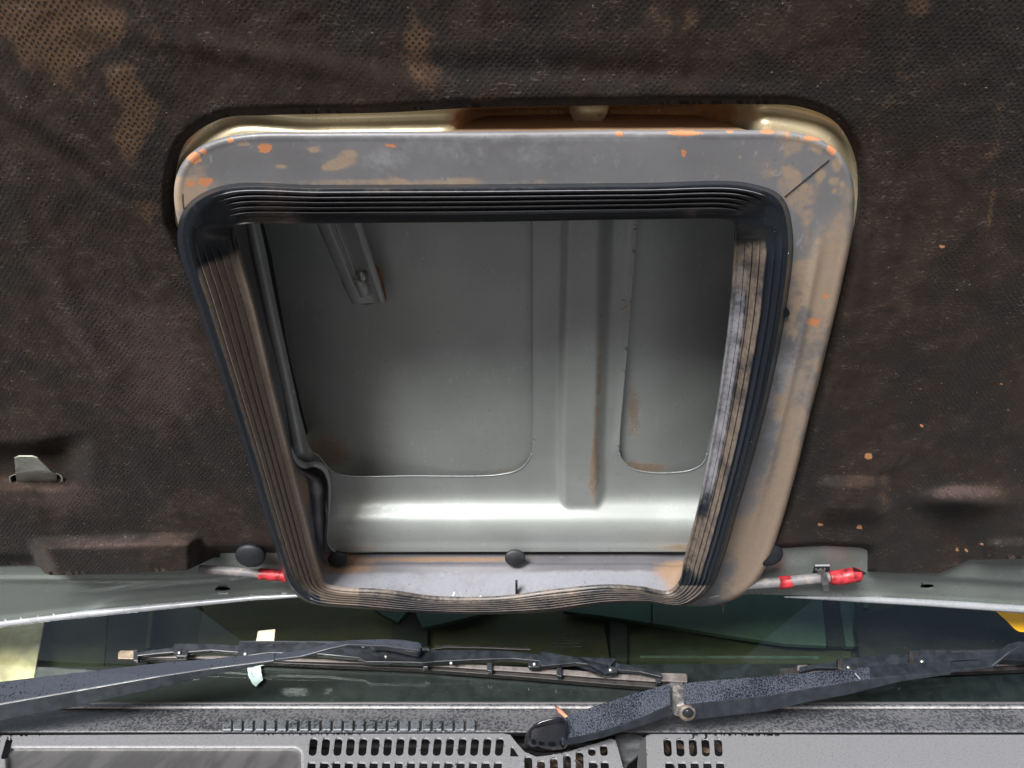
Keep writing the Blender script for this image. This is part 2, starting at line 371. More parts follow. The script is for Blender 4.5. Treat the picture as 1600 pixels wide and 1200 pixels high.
# windscreen glass: clear green-tinted sheet that also mirrors the bonnet above it
k = NM('windscreen_glass'); t = k.t; tr = k.n('ShaderNodeBsdfTransparent'); tr.inputs[0].default_value = (.70, .73, .63, 1)
gl = k.n('ShaderNodeBsdfGlossy'); gl.inputs['Roughness'].default_value = .015; gl.inputs['Color'].default_value = (.9, .97, .97, 1)
fr = k.n('ShaderNodeFresnel'); fr.inputs[0].default_value = 1.5
dv = k.math('ADD', k.math('MULTIPLY', k.map(k.noise(400, 3), .66, .72), .12), k.math('MULTIPLY', k.map(k.noise(12, 6, .6, k.scale(k.obj, (.6, 2.5, 1))), .42, .7), .02))
df = k.n('ShaderNodeBsdfDiffuse'); df.inputs[0].default_value = (.25, .25, .22, 1)
mx = k.n('ShaderNodeMixShader'); k.l(fr.outputs[0], mx.inputs[0]); k.l(tr.outputs[0], mx.inputs[1]); k.l(gl.outputs[0], mx.inputs[2])
mx2 = k.n('ShaderNodeMixShader'); k.l(dv, mx2.inputs[0]); k.l(mx.outputs[0], mx2.inputs[1]); k.l(df.outputs[0], mx2.inputs[2])
k.l(mx2.outputs[0], k.out.inputs[0]); M['glass'] = k.m

# ------------------------------------------------------------------ ground
g = mesh('ground', [(-40, -40, 0), (40, -40, 0), (40, 40, 0), (-40, 40, 0)], [(0, 1, 2, 3)], M['ground'], smooth=False); tag(g, kind='structure')

# ================================================================== BONNET
bonnet = empty('bonnet', M=BM)
tag(bonnet, 'raised car bonnet seen from below, dark padded lining round a large ribbed rubber-rimmed scoop opening', 'bonnet')
# outlines of the scoop duct, in photo pixels, matching control points clockwise from the top left
O = [(277, 372), (291, 322), (348, 290), (500, 289), (750, 288), (1000, 286), (1168, 286), (1222, 308), (1239, 366), (1229, 480), (1206, 600), (1181, 700), (1152, 800),
     (1128, 880), (1108, 922), (1070, 947), (1010, 942), (950, 944), (850, 957), (750, 960), (650, 957), (560, 951), (480, 941), (451, 916), (434, 870), (415, 812), (398, 755), (388, 722), (350, 605), (308, 480)]
I = [(365, 368), (366, 357), (377, 352), (520, 349), (750, 347), (1000, 343), (1136, 343), (1147, 347), (1149, 362), (1143, 480), (1128, 600), (1112, 700), (1091, 800),
     (1070, 880), (1063, 912), (1046, 928), (1002, 922), (950, 919), (870, 926), (780, 937), (680, 937), (605, 927), (528, 922), (508, 916), (497, 890), (476, 808), (461, 750), (453, 718), (424, 600), (396, 480)]
FL = [(280, 352), (268, 280), (335, 209), (500, 207), (750, 206), (1000, 204), (1232, 205), (1306, 240), (1333, 322), (1313, 450), (1276, 600), (1247, 720), (1218, 825),
      (1192, 893), (1165, 925), (1112, 946), (1012, 939), (950, 938), (850, 948), (750, 950), (650, 948), (560, 943), (492, 934), (462, 908), (445, 865), (427, 812), (410, 755), (400, 722), (362, 605), (320, 480)]
DT = [(386, 345), (390, 330), (405, 322), (520, 320), (750, 318), (1000, 315), (1145, 318), (1160, 325), (1163, 345), (1158, 480), (1143, 600), (1127, 700), (1106, 800),
      (1092, 855), (1088, 862), (1075, 868), (1002, 867), (950, 867), (870, 867), (780, 867), (680, 867), (605, 867), (540, 866), (520, 862), (511, 850), (508, 800), (503, 750), (467, 726), (442, 600), (412, 480)]
DM = [(375, 356), (378, 343), (391, 337), (520, 334), (750, 332), (1000, 329), (1140, 330), (1153, 336), (1156, 354), (1150, 480), (1135, 600), (1119, 700), (1098, 800),
      (1080, 865), (1075, 880), (1062, 885), (1002, 882), (950, 882), (870, 882), (780, 882), (680, 882), (605, 882), (535, 884), (512, 882), (499, 868), (487, 803), (478, 748), (459, 722), (433, 600), (404, 480)]
K = 30
cO, cI, cF, cD, cM = (catmull(q, K) for q in (O, I, FL, DT, DM))
# the collar's two upper corners as clean quarter rounds
def roundc(c, i0, i1, p0, p1, p2, p3):
    n_ = i1 - i0; t = np.linspace(0, 1, n_)[:, None]; p0, p1, p2, p3 = (np.array(q, float) for q in (p0, p1, p2, p3))
    c[i0:i1] = (1 - t) ** 3 * p0 + 3 * (1 - t) ** 2 * t * p1 + 3 * (1 - t) * t ** 2 * p2 + t ** 3 * p3
def linec(c, i0, i1, p, q):
    t = np.linspace(0, 1, i1 - i0)[:, None]; c[i0:i1] = np.array(p, float) * (1 - t) + np.array(q, float) * t
roundc(cF, 0, 2 * K + 15, (280, 352), (256, 262), (290, 208), (425, 207)); linec(cF, 2 * K + 15, 3 * K, (430, 207), (498, 207))
linec(cF, 5 * K, 6 * K, (1000, 204.5), (1180, 204)); roundc(cF, 6 * K, 8 * K + 1, (1188, 204), (1290, 204), (1336, 235), (1334, 318))


# ---- gasket dirt, painted where the dust and dried water lie
def gasket_dirt(px, py, t):
    D = np.zeros((len(px), 3)); ang = fbm(px, py, 60)
    left = sst(520, 330, px) * 1.0; top = sst(370, 350, py)
    # tan dust on the left side's inner ribs, from below the top left corner to above the bottom left
    l = (px < 560) & (py > 360); D[l, 0] = (sst(385, 425, py[l] + (px[l] - 340) * .5) * sst(915, 880, py[l] - (px[l] - 440) * .5) * sst(.17, .24, t[l]) * .78)
    # purple grey haze on the inner left lip
    D[:, 1] += l * sst(.78, .9, t) * sst(430, 480, py) * sst(.42, .55, fbm(px, py, 35)) * .6
    r = (px > 1040) & (py > 350); dr_ = sst(.42, .5, t) * r
    D[:, 0] += dr_ * sst(360, 390, py) * (.42 + .28 * fbm(px, py, 50)) * sst(930, 870, py)
    D[:, 1] += r * sst(.70, .8, t) * sst(380, 430, py) * sst(830, 760, py) * (.40 + .35 * fbm(px, py, 30))
    D[:, 0] -= r * sst(.70, .8, t) * sst(430, 500, py) * sst(830, 760, py) * .5
    tp = (py < 352) & (px > 350) & (px < 1190)
    D[:, 0] += tp * (gauss(px, py, 430, 330, 70, 60) * .5 + gauss(px, py, 1090, 330, 60, 40) * .35 + gauss(px, py, 620, 300, 120, 12) * .4)
    D[:, 1] += tp * (.02 + .30 * fbm(px, py * 3, 80))
    bt = (py > 915) & (px > 500) & (px < 1120)
    D[:, 0] += bt * (.33 + .22 * fbm(px, py, 60))
    D[:, 0] += gauss(px, py, 450, 925, 60, 14) * .25
    return np.clip(D, 0, 1)
rings, dd = [], []
NT = 168
for i in range(NT + 1):
    t = i / NT; c = cO * (1 - t) + cI * t; px, py = c[:, 0], c[:, 1]
    base = .010 + .030 * sst(0, .10, t) - (.026 - .015 * sst(375, 350, py)) * sst(.16, 1.0, t)
    # ribs: a saw of five pleats on the inner slope; fade out in the smooth moulded top corners
    cf = np.maximum(gauss(px, py, 320, 345, 62, 62), gauss(px, py, 1190, 350, 62, 55))
    cf = np.maximum(cf, gauss(px, py, 460, 925, 45, 30) * .9)
    cf = sst(.25, .75, cf)
    s = (t - .18) / .66 * 5; amp = (.0026 + .0038 * (sst(375, 350, py) + sst(895, 920, py))) * (1 - cf) * (1 if 0 <= s <= 5 else 0)
    fr_ = s - math.floor(s) if 0 <= s < 5 else 0
    saw = (1 - fr_ ** 1.6) * sst(0, .09, fr_)
    wv = base + amp * saw * .9
    # raised lip at the inner edge
    wv = wv + .0012 * sst(.93, .99, t)
    rings.append(Bn(px, py, wv)); gd = gasket_dirt(px, py, np.full(len(px), t))
    if 0 <= s < 5:
        crest = math.exp(-((fr_ - .10) / .10) ** 2); grv = float(sst(.92, 1.0, fr_) + sst(.06, .0, fr_))
        gd[:, 1] = np.clip(gd[:, 1] + crest * .95 * (1 - cf) * ((py < 352) | (py > 915)), 0, 1); gd *= (1 - .85 * grv)  # rib crests painted pale as highlights; grooves painted darker
    dd.append(gd)
rings.append(rings[-1] - np.array([0, 0, .006])); dd.append(dd[-1])
duct_ring = None
# ---- duct flange and throat
def duct_dirt(px, py, kind):
    D = np.zeros((len(px), 3)); n = fbm(px, py, 50)
    if kind == 0:
        D[:, 0] = gauss(px, py, 290, 310, 60, 55) * .6 + gauss(px, py, 1290, 420, 50, 90) * .55 + gauss(px, py, 1240, 560, 50, 60) * .15 + gauss(px, py, 1180, 860, 70, 110) * .6 + gauss(px, py, 1230, 700, 22, 90) * .35 \
            + gauss(px, py, 1150, 270, 90, 22) * .3 + gauss(px, py, 620, 285, 320, 8) * .5 + sst(1290, 1330, px + (py - 300) * .26) * sst(250, 330, py) * .35
        D[:, 1] = gauss(px, py, 700, 245, 420, 35) * (.2 + .4 * n) + gauss(px, py, 1220, 600, 60, 180) * (.3 + .5 * n) + gauss(px, py, 900, 215, 350, 6) * .5
        D[:, 0] += sst(.48, .66, fbm(px, py, 42)) * (.18 + .25 * sst(1180, 1240, px)) + gauss(px, py, 1290, 250, 50, 60) * .3
        for x, y, a, b in ((304, 247, 13, 10), (413, 232, 13, 8), (320, 284, 12, 7), (318, 236, 5, 4), (360, 219, 5, 5), (968, 209, 8, 5), (1070, 208, 28, 5), (1230, 213, 4, 8),
                           (1300, 232, 8, 12), (1270, 216, 18, 4), (1140, 206, 6, 3), (1200, 206, 14, 3), (1068, 240, 4, 6), (1272, 503, 12, 7), (1290, 462, 6, 4), (610, 227, 9, 4), (297, 288, 7, 5)):
            D[:, 2] += gauss(px, py, x, y, a, b) * 1.05
        for x, y, a, b in ((530, 255, 22, 8), (545, 240, 14, 7), (515, 262, 12, 5), (380, 225, 12, 4), (1308, 258, 6, 9), (1303, 283, 7, 5), (1317, 287, 3, 3), (1303, 299, 3, 3), (490, 234, 10, 6), (440, 260, 12, 4), (1180, 238, 3, 4), (1100, 240, 2.5, 3.5), (1155, 245, 3, 4), (1260, 470, 18, 6)):
            D[:, 0] += gauss(px, py, x, y, a, b) * .9
    return np.clip(D, 0, 1)
rings2, dd2 = [], []
cen = cF.mean(0)
def shrink(c, px_):            # move an outline inwards by about px_ pixels along its own normal
    tn = np.roll(c, -1, 0) - np.roll(c, 1, 0); tn /= np.linalg.norm(tn, axis=1)[:, None] + 1e-9
    nr = np.stack([-tn[:, 1], tn[:, 0]], 1); return c + nr * px_
for q, wv in ((4, -.016), (1, -.008), (-1, .0), (0, .0055), (1.5, .0082), (4, .0096), (7, .0102), (11, .0100), (14, .0098)):
    c = shrink(cF, q); rings2.append(Bn(c[:, 0], c[:, 1], wv)); dd2.append(duct_dirt(c[:, 0], c[:, 1], 0))
c0 = shrink(cF, 14)
for i in range(1, 29):
    t = i / 28; c = c0 * (1 - t) + (cO * .93 + cI * .07) * t
    rise = .0025 * np.exp(-((t - .45) / .1) ** 2) * sst(1150, 1230, c[:, 0]) * sst(330, 420, c[:, 1])        # pressed ridge that runs down the right side
    rings2.append(Bn(c[:, 0], c[:, 1], .0098 + rise)); dd2.append(duct_dirt(c[:, 0], c[:, 1], 0))
# (from under the gasket the wall turns into the opening and runs back to the scoop)
duct = loft('air_duct', rings2, M['duct'], bonnet, True, np.concatenate(dd2))
duct['label'] = 'dusty grey plastic duct collar with orange mud spots'
gasket = loft('gasket', rings, M['rubber'], duct, True, np.concatenate(dd))
# throat
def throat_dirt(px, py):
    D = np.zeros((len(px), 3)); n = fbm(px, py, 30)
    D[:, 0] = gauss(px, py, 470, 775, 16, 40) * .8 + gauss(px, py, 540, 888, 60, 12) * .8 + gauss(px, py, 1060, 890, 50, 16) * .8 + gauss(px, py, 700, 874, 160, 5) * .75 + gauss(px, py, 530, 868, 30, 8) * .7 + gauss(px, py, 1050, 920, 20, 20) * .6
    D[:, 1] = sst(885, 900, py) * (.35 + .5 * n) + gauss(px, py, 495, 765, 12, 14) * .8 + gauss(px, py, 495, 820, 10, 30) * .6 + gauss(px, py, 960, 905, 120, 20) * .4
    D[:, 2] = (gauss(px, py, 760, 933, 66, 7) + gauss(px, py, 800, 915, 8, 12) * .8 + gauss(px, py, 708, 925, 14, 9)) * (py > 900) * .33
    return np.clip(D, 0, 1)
rings3, dd3 = [], []
ci2 = cI * 1.0
for i in range(0, 13):
    t = i / 12; c = ci2 * (1 - t) + cM * t
    bow = 0
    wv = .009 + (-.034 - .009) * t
    rings3.append(Bn(c[:, 0], c[:, 1], wv)); dd3.append(throat_dirt(c[:, 0], c[:, 1]))
c = cM.copy(); c[:, 1] -= 1.5 * sst(860, 880, cM[:, 1])
rings3.append(Bn(c[:, 0], c[:, 1], -.040 + 0 * c[:, 0])); dd3.append(throat_dirt(c[:, 0], c[:, 1]))
for i in range(1, 9):
    t = i / 8; q = c * (1 - t) + cD * t; bulge = sst(730, 750, q[:, 1]) * sst(860, 840, q[:, 1]) * sst(520, 500, q[:, 0])
    rings3.append(Bn(q[:, 0], q[:, 1], -.040 - .016 * t + .010 * np.sin(t * np.pi) * bulge)); dd3.append(throat_dirt(q[:, 0], q[:, 1]))
rings3.append(rings3[-1] - np.array([0, 0, .004])); dd3.append(dd3[-1])
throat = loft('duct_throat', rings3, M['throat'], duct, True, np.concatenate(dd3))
# seam line on the flange corner, dark peeled patch, moulding nib
def strip3(name, pts, mp, off, wd, thick, m, parent, bev=.0003):
    P = catmull(pts, 8, False); T = np.gradient(P, axis=0); T /= np.linalg.norm(T, axis=1)[:, None]; N_ = np.stack([-T[:, 1], T[:, 0]], 1)
    ww = np.asarray(wd, float) if np.ndim(wd) else np.full(len(P), wd)
    if len(ww) != len(P): ww = np.interp(np.linspace(0, 1, len(P)), np.linspace(0, 1, len(ww)), ww)
    poly = np.concatenate([P + N_ * ww[:, None], (P - N_ * ww[:, None])[::-1]])
    return plate(name, poly, mp, off, thick, m, parent, bev)
strip3('seam', [(1296, 250), (1262, 278), (1226, 308)], Bn, .0106, .4, .004, M['plug'], duct)
plate('peeled_patch', catmull([(1217, 485), (1224, 480), (1232, 484), (1234, 491), (1228, 496), (1221, 493), (1215, 490)], 5), Bn, .0135, .004, M['plug'], duct, .0002)
strip3('nib', [(807, 912), (807, 936)], Bn, .006, 1.8, .006, M['plug'], duct)
for (x, y, rx) in ((527, 872, .0125), (805, 870, .0135)):
    C_ = Bn(np.array([x]), np.array([y + 2.]), -.032)[0]; dome('plug', C_, (0, .6, .8), rx, rx * .8, .0022, M['plug'], duct)
# ridge lines inside duct left wall and water beads on the rubber corners
bead_v, bead_f = [], []
def bead(C_, r, nrm=(0, 0, 1)):
    b0 = len(bead_v); s = 8
    for t, z in ((1, 0), (.8, .45), (.45, .7)):
        for i in range(s): a = 2 * math.pi * i / s; bead_v.append((C_[0] + r * t * math.cos(a), C_[1] + r * t * math.sin(a), C_[2] + r * z))
    bead_v.append((C_[0], C_[1], C_[2] + r * .8))
    for k_ in range(2):
        for i in range(s): j = (i + 1) % s; bead_f.append((b0 + k_ * s + i, b0 + k_ * s + j, b0 + (k_ + 1) * s + j, b0 + (k_ + 1) * s + i))
    for i in range(s): bead_f.append((b0 + 2 * s + i, b0 + 2 * s + (i + 1) % s, b0 + 3 * s))
for n_, (x0, y0, x1, y1) in ((10, (1190, 300, 1232, 470)), (34, (1140, 560, 1200, 920)), (8, (290, 330, 330, 430)), (16, (330, 480, 430, 860)), (10, (1100, 880, 1125, 930))):
    for _ in range(n_):
        f_ = random.random(); y = y0 + (y1 - y0) * f_
        ko = int(np.argmin(np.abs(cO[:, 1] - y) + (1e4 if x0 > 700 else 0) * (cO[:, 0] < 700) + (1e4 if x0 < 700 else 0) * (cO[:, 0] > 700)))
        t = random.uniform(.04, .15); c = cO[ko] * (1 - t) + cI[ko] * t; wv = .010 + .032 * float(sst(0, .10, t))
        bead(Bn(np.array([c[0]]), np.array([c[1]]), wv + .0002)[0], random.uniform(.0004, .0011))
for x, y in ((1152, 307), (1190, 307), (1210, 363), (1192, 374), (1225, 385)):
    bead(Bn(np.array([x]), np.array([y]), .041)[0], .0012)
bd = mesh('water_beads', bead_v, bead_f, M['drop'], duct); bd['kind'] = 'stuff'
# duct body seen above the collar: dusty orange-brown neck running back under the lining
nk, nd = [], []
for i in range(0, 11):
    t = i / 10
    xs = np.linspace(700 + 62 * t, 1172 - 88 * t, 80); wv = -.002 - .065 * t
    ytop = 207 - 27 * t - 1.5 * np.sin(np.linspace(0, np.pi, 80)) * t - 2 * (xs - 700) / 470
    nk.append(Bn(xs, ytop, wv)); dk = np.zeros((80, 3)); dk[:, 0] = .6 + .3 * fbm(xs, ytop, 40); nd.append(dk)
M['neck'] = dirty('dust_coated_neck', (.30, .17, .085), .6, (.36, .235, .14), (.3, .2, .12), ORG, sc_=25)
loft('duct_neck', nk, M['neck'], duct, False, np.concatenate(nd))

# ---- recess of bare painted metal between the lining and the duct
L_ = [(262, 345), (262, 262), (345, 176), (500, 174), (750, 168), (1000, 162), (1236, 162), (1322, 200), (1348, 318), (1325, 450), (1290, 600), (1262, 720), (1236, 825)]
Lo = catmull(L_ + [(1215, 900), (1170, 945), (1110, 960), (1012, 950), (750, 955), (560, 950), (490, 930), (470, 905), (462, 870), (440, 800), (372, 605), (325, 480)], 24)
Lr = catmull([(310, 450), (275, 372), (262, 262), (345, 176), (500, 174), (750, 168), (1000, 162), (1236, 162), (1322, 200), (1348, 318), (1323, 450), (1284, 600), (1254, 710), (1238, 765)], 24, False)
def shrink_o(c, px_):
    tn = np.gradient(c, axis=0); tn /= np.linalg.norm(tn, axis=1)[:, None] + 1e-9
    return c + np.stack([-tn[:, 1], tn[:, 0]], 1) * px_
def ringc(c, wv): return Bn(c[:, 0], c[:, 1], wv)
def deep(c): return sst(700, 760, c[:, 0]) * sst(1200, 1110, c[:, 0]) * (c[:, 1] < 300)
rr_, rd_ = [], []
for q, wv in ((-30, -.008), (-4, -.008), (1, -.011), (5, -.0145), (10, -.016), (16, -.0155), (22, -.013), (28, -.009), (34, -.006), (42, -.0045), (60, -.006)):
    c = shrink_o(Lr, q); dp = deep(c)
    yy = c.copy(); rr_.append(ringc(yy, wv - .05 * dp * float(sst(-6, 6, q))))
    D = np.zeros((len(c), 3)); D[:, 0] = gauss(c[:, 0], c[:, 1], 370, 190, 45, 20) * .4 + dp * .8 + gauss(c[:, 0], c[:, 1], 715, 190, 30, 30) * .6 + sst(1300, 1335, c[:, 0]) * .3; rd_.append(D)
# keep this ring only where it is a rim (left, top, right): it also backs the duct below
loft('opening_rim', rr_, M['cream'], bonnet, False, np.concatenate(rd_))
tube('rib_boss', [Bn(np.array([920.]), np.array([166.]), -.045)[0], Bn(np.array([922.]), np.array([169.]), -.075)[0]], .017, M['cream'], bonnet, 20)

# ---- insulation pad
hole = [tuple(p) for p in catmull([(271, 352), (269, 285), (288, 225), (345, 186), (420, 180), (600, 176), (750, 168), (1000, 164), (1180, 163), (1250, 167), (1304, 190), (1336, 240), (1344, 310), (1330, 400), (1293, 560), (1259, 690), (1229, 790), (1194, 860)], 10, False)]
hole += [(1170, 940), (500, 940), (480, 930), (452, 850), (360, 560), (312, 440)]
bot = [(-200, 886), (-60, 884), (0, 884), (52, 882), (62, 886), (70, 896), (82, 899), (190, 896), (292, 891), (316, 880), (334, 871), (420, 872), (440, 880), (1185, 884), (1207, 883), (1228, 880), (1258, 874), (1318, 873), (1328, 882), (1340, 892), (1400, 895), (1466, 896), (1490, 886), (1515, 875), (1600, 873), (1800, 868)]
bot = [(-560, 886)] + bot + [(2160, 868)]; padp = [(-560, -330), (2160, -330)] + bot[::-1]
slot = catmull([(18, 744), (34, 739), (80, 738), (93, 742), (95, 750), (86, 756), (40, 759), (22, 757)], 6)
def pad_sdf(x, y): return np.maximum(np.maximum(poly_sdf(x, y, padp), -poly_sdf(x, y, hole)), -poly_sdf(x, y, slot))
def pad_w(px, py):
    wv = .006 * (fbm(px, py, 150) - .5) + .0015 * (fbm(px, py, 40) - .5)
    # tuck at the slot: the pad sinks towards the top left of it
    wv += -.018 * sst(686, 716, py + np.maximum(0, px - 60) * .25) * sst(150, 85, px) * sst(768, 742, py)
    wv += .004 * gauss(px, py, 50, 790, 90, 30)
    # box pocket at the bottom left
    bx = sst(45, 78, px + (py - 860) * -.4) * sst(318, 292, px); top = sst(836, 854, py + (px - 180) * .03)
    wv += .026 * bx * top + .010 * sst(866, 874, py) * sst(60, 52, px) * -.9
    # diagonal folds
    for x, y, rx, ry, rot, a in ((250, 760, 120, 20, 48, .003), (300, 690, 110, 16, 56, -.002), (190, 690, 120, 22, 44, -.0025), (90, 240, 160, 14, 35, -.004), (60, 190, 130, 16, 40, .004), (110, 480, 160, 20, 60, .003),
                                 (1400, 720, 150, 12, -35, .004), (1490, 660, 130, 14, -38, -.003), (1540, 250, 18, 200, 8, .003), (1390, 430, 30, 160, 12, -.003), (420, 90, 200, 20, 10, .003), (900, 110, 300, 22, 2, -.003)):
        wv += a * gauss(px, py, x, y, rx, ry, rot)
    # right: shelf above the plug, pressed hump, pocket
    wv += .013 * sst(744, 760, py) * sst(825, 790, py) * sst(1270, 1300, px) * sst(1400, 1360, px)
    wv += .026 * gauss(px, py, 1505, 783, 55, 16)
    wv += -.020 * sst(846, 858, py - np.abs(px - 1290) * .05) * sst(1150, 1200, px) * sst(1375, 1340, px)
    wv += .010 * sst(842, 850, py) * sst(1530, 1560, px)
    wv += -.012 * sst(850, 866, py) * sst(322, 345, px) * sst(460, 440, px)
    e = pad_hole_d(px, py); wv += -.008 * sst(14, 0, e)
    return wv
def pad_hole_d(px, py): return poly_sdf(px, py, hole)
def pad_dirt_shine(px, py):
    D = np.zeros((len(px), 3)); G = lambda *a: gauss(px, py, *a)
    D[:, 0] = G(60, 20, 130, 60) * .7 + G(90, 90, 50, 55) * .6 + G(175, 40, 22, 30) * .6 + G(190, 130, 32, 25) * .85 + G(215, 185, 35, 50) * .75 + G(200, 225, 20, 25) * .8 + G(230, 330, 35, 20) * .7 + G(245, 60, 25, 40) * .4 \
        + G(650, 60, 22, 60) * .75 + G(680, 110, 50, 40) * .4 + G(760, 155, 30, 6) * .6 + G(1440, 10, 30, 20) * .6 + G(1555, 200, 18, 90, 8) * .4 + G(1548, 330, 5, 50, 8) * .8 + G(1400, 130, 40, 90) * .35 + G(1080, 60, 40, 60) * .25 \
        + G(300, 500, 60, 40) * .2 + G(120, 560, 60, 40) * .25 + G(1410, 720, 90, 10, -35) * .45 + G(1380, 780, 16, 22) * .6 + G(1040, 20, 70, 30) * .25 + sst(400, 0, px) * sst(430, 0, py) * .14
    D[:, 1] = G(200, 500, 150, 130) * .5 + G(260, 620, 90, 90) * .5 + G(110, 780, 70, 30) * .75 + G(190, 850, 120, 12) * .7 + G(15, 250, 30, 50) * .5 + G(280, 790, 60, 40) * .3 + G(1420, 30, 120, 60) * .25 + G(420, 20, 40, 40) * .4 \
        + G(1505, 768, 60, 12) * .9 + G(1320, 800, 80, 25) * .4 + G(1450, 690, 110, 14, -35) * .5 + G(850, 60, 150, 50) * .25 + G(1500, 420, 80, 150) * .22  # paints the right hump's shine; also a pale top on the left pocket
    for x, y, r in ((1357, 713, 8), (1576, 642, 4), (1282, 819, 5), (1343, 823, 6), (1433, 812, 4), (1496, 858, 5), (1533, 851, 4), (1313, 866, 12), (1472, 386, 5), (1553, 8, 3), (1532, 791, 3), (1280, 868, 5), (1485, 863, 2.5), (1510, 860, 2), (1290, 722, 3), (1440, 666, 4), (1563, 600, 3)):
        D[:, 2] += G(x, y, r, r * .7) * .95
    D[:, 2] += G(1390, 765, 10, 14) * .45
    return np.clip(D, 0, 1)
pad = sheet('insulation_pad', (-540, -320, 2140, 920), 5, pad_sdf, Bn, pad_w, .007, M['fabric'], bonnet, pad_dirt_shine)
pad['label'] = 'dark brown perforated felt lining, dusty and water-marked'
# slot tab
tabp = [(22, 716), (28, 713), (50, 713), (58, 716), (75, 732), (88, 743), (88, 752), (26, 753), (24, 740)]
plate('bracket_tab', tabp, Bn, .004, .002, M['tin'], bonnet, .0006, offs=[.012, .012, .012, .012, .008, -.004, -.012, -.012, -.002])
P_ = slot; c_in = P_ + (P_.mean(0) - P_) * -.09
loft('slot_rim', [Bn(P_[:, 0], P_[:, 1], -.020), Bn((P_[:, 0]), P_[:, 1] + 1, -.010), Bn(c_in[:, 0], c_in[:, 1] + 1.5, -.0105)], M['tin'], bonnet, True)
plate('slot_backing', [(-10, 700), (120, 700), (120, 780), (-10, 780)], Bn, -.03, .002, M['plug'], bonnet, 0)
for (x, y, wv, rx, ry) in ((391, 869, .006, .0185, .0165), (1201, 867, .004, .0180, .0165)):
    dome('pad_plug', Bn(np.array([x]), np.array([y]), wv)[0], (0, .25, 1), rx, ry, .0055, M['plug'], bonnet, .5)

# ---- inner panel (whole bonnet frame behind the pad, with the rear edge strip)
def bl(x): return np.interp(x, [-800, -260, 0, 100, 250, 400, 520, 800, 1150, 1240, 1320, 1450, 1600, 1860, 2400], [1085, 1000, 972, 960, 945, 931, 925, 922, 928, 930, 932, 939, 949, 968, 1010])
Hx = Lo  # hole = the opening rim
def strip_sdf(x, y):
    d = np.maximum(y - bl(x), 700 - y); d = np.maximum(d, -poly_sdf(x, y, shrink(Lo, 22)))
    for (hx, hy, a, b) in ((348, 921, 13, 4.5), (1449, 917, 12, 4.2)):
        d = np.maximum(d, -(np.sqrt(((x - hx) / a) ** 2 + ((y - hy) / b) ** 2) - 1) * b)
    return d
def strip_w(px, py):
    wv = np.full(px.shape, -.012); e = bl(px) - py
    lo = sst(36, 28, e) * sst(90, 210, px) * sst(650, 440, px) + sst(40, 32, e) * sst(1330, 1430, px); wv -= .009 * lo
    wv += .002 * sst(10, 2, e); wv += .003 * gauss(px, py, 200, 905, 300, 4)
    return wv
def strip_dirt(px, py):
    D = np.zeros((len(px), 3)); D[:, 1] = gauss(px, py, 1400, 905, 200, 8) * .35 + gauss(px, py, 100, 905, 200, 6) * .3; D[:, 0] = gauss(px, py, 1180, 925, 60, 10) * .3; return D
M['strip'] = dirty('grey_rear_strip_paint', (.20, .225, .215), .42, (.20, .17, .13), (.24, .26, .255), ORG, metal=.2, sc_=60, var=.06, bmp=.03)
sheet('rear_strip', (-780, 840, 798, 1090), 3, lambda x, y: np.maximum(strip_sdf(x, y), x - 700), Bn, strip_w, .003, M['strip'], bonnet, strip_dirt)
sheet('rear_strip', (802, 840, 2380, 1090), 3, lambda x, y: np.maximum(strip_sdf(x, y), 900 - x), Bn, strip_w, .003, M['strip'], bonnet, strip_dirt)
for x_ in (300., 1400.):
    mesh('hole_backing', Bn(np.array([x_, x_ + 100, x_ + 100, x_]), np.array([905., 905, 932, 932]), -.03), [(0, 1, 2, 3)], M['dark'], bonnet, False)
# bright rolled hem along the rear edge, two lengths that taper out behind the duct
xs = np.linspace(-780, 520, 140); tube('rear_hem', Bn(xs, bl(xs) + 3 + 0 * xs, -.010), np.interp(xs, [-250, 200, 440, 520], [.0052, .0048, .003, .001]), M['edge'], bonnet, 12)
xs = np.linspace(1225, 2380, 140); tube('rear_hem', Bn(xs, bl(xs) + 3, -.010), np.interp(xs, [1225, 1330, 1600, 1850], [.0008, .0042, .0055, .0055]), M['edge'], bonnet, 12)
# outer skin over the whole bonnet, behind everything
V = Bn(np.array([-260., 1860, 1860, -260]), np.array([-125., -125, 905, 905]), -.03)
def bigskin_sdf(x, y): return -poly_sdf(x, y, shrink(Lo, -16))
sheet('inner_panel', (-800, -600, 2400, 890), 16, bigskin_sdf, Bn, -.034, .002, M['strip'], bonnet)

# ---- the scoop seen through the opening
def rail_x(py): return np.interp(py, [300, 355, 480, 600, 690, 720], [382, 393, 419, 445, 463, 469])
lp = catmull([(390, 290), (400, 60), (600, 40), (832, 60), (832.5, 300), (832.5, 500), (832, 690), (829, 713), (812, 733), (780, 742), (640, 744), (545, 744), (520, 738), (505, 722), (497, 712), (487, 706), (474, 668), (458, 600), (434, 490), (408, 362)], 10)
rp = catmull([(1018, 60), (1060, 40), (1140, 60), (1150, 500), (1108, 690), (1100, 722), (1082, 734), (1050, 739), (1010, 738), (985, 731), (969, 712), (968, 690), (980, 545), (1000, 290)], 10)
def sk_sdf(x, y): return np.maximum(-poly_sdf(x, y, lp), -poly_sdf(x, y, rp))
_q = np.linspace(0, 1, 41); _v = sst(0, .60, _q) * sst(1.0, .45, _q); TRAP = np.cumsum(_v); TRAP = TRAP / TRAP[-1]
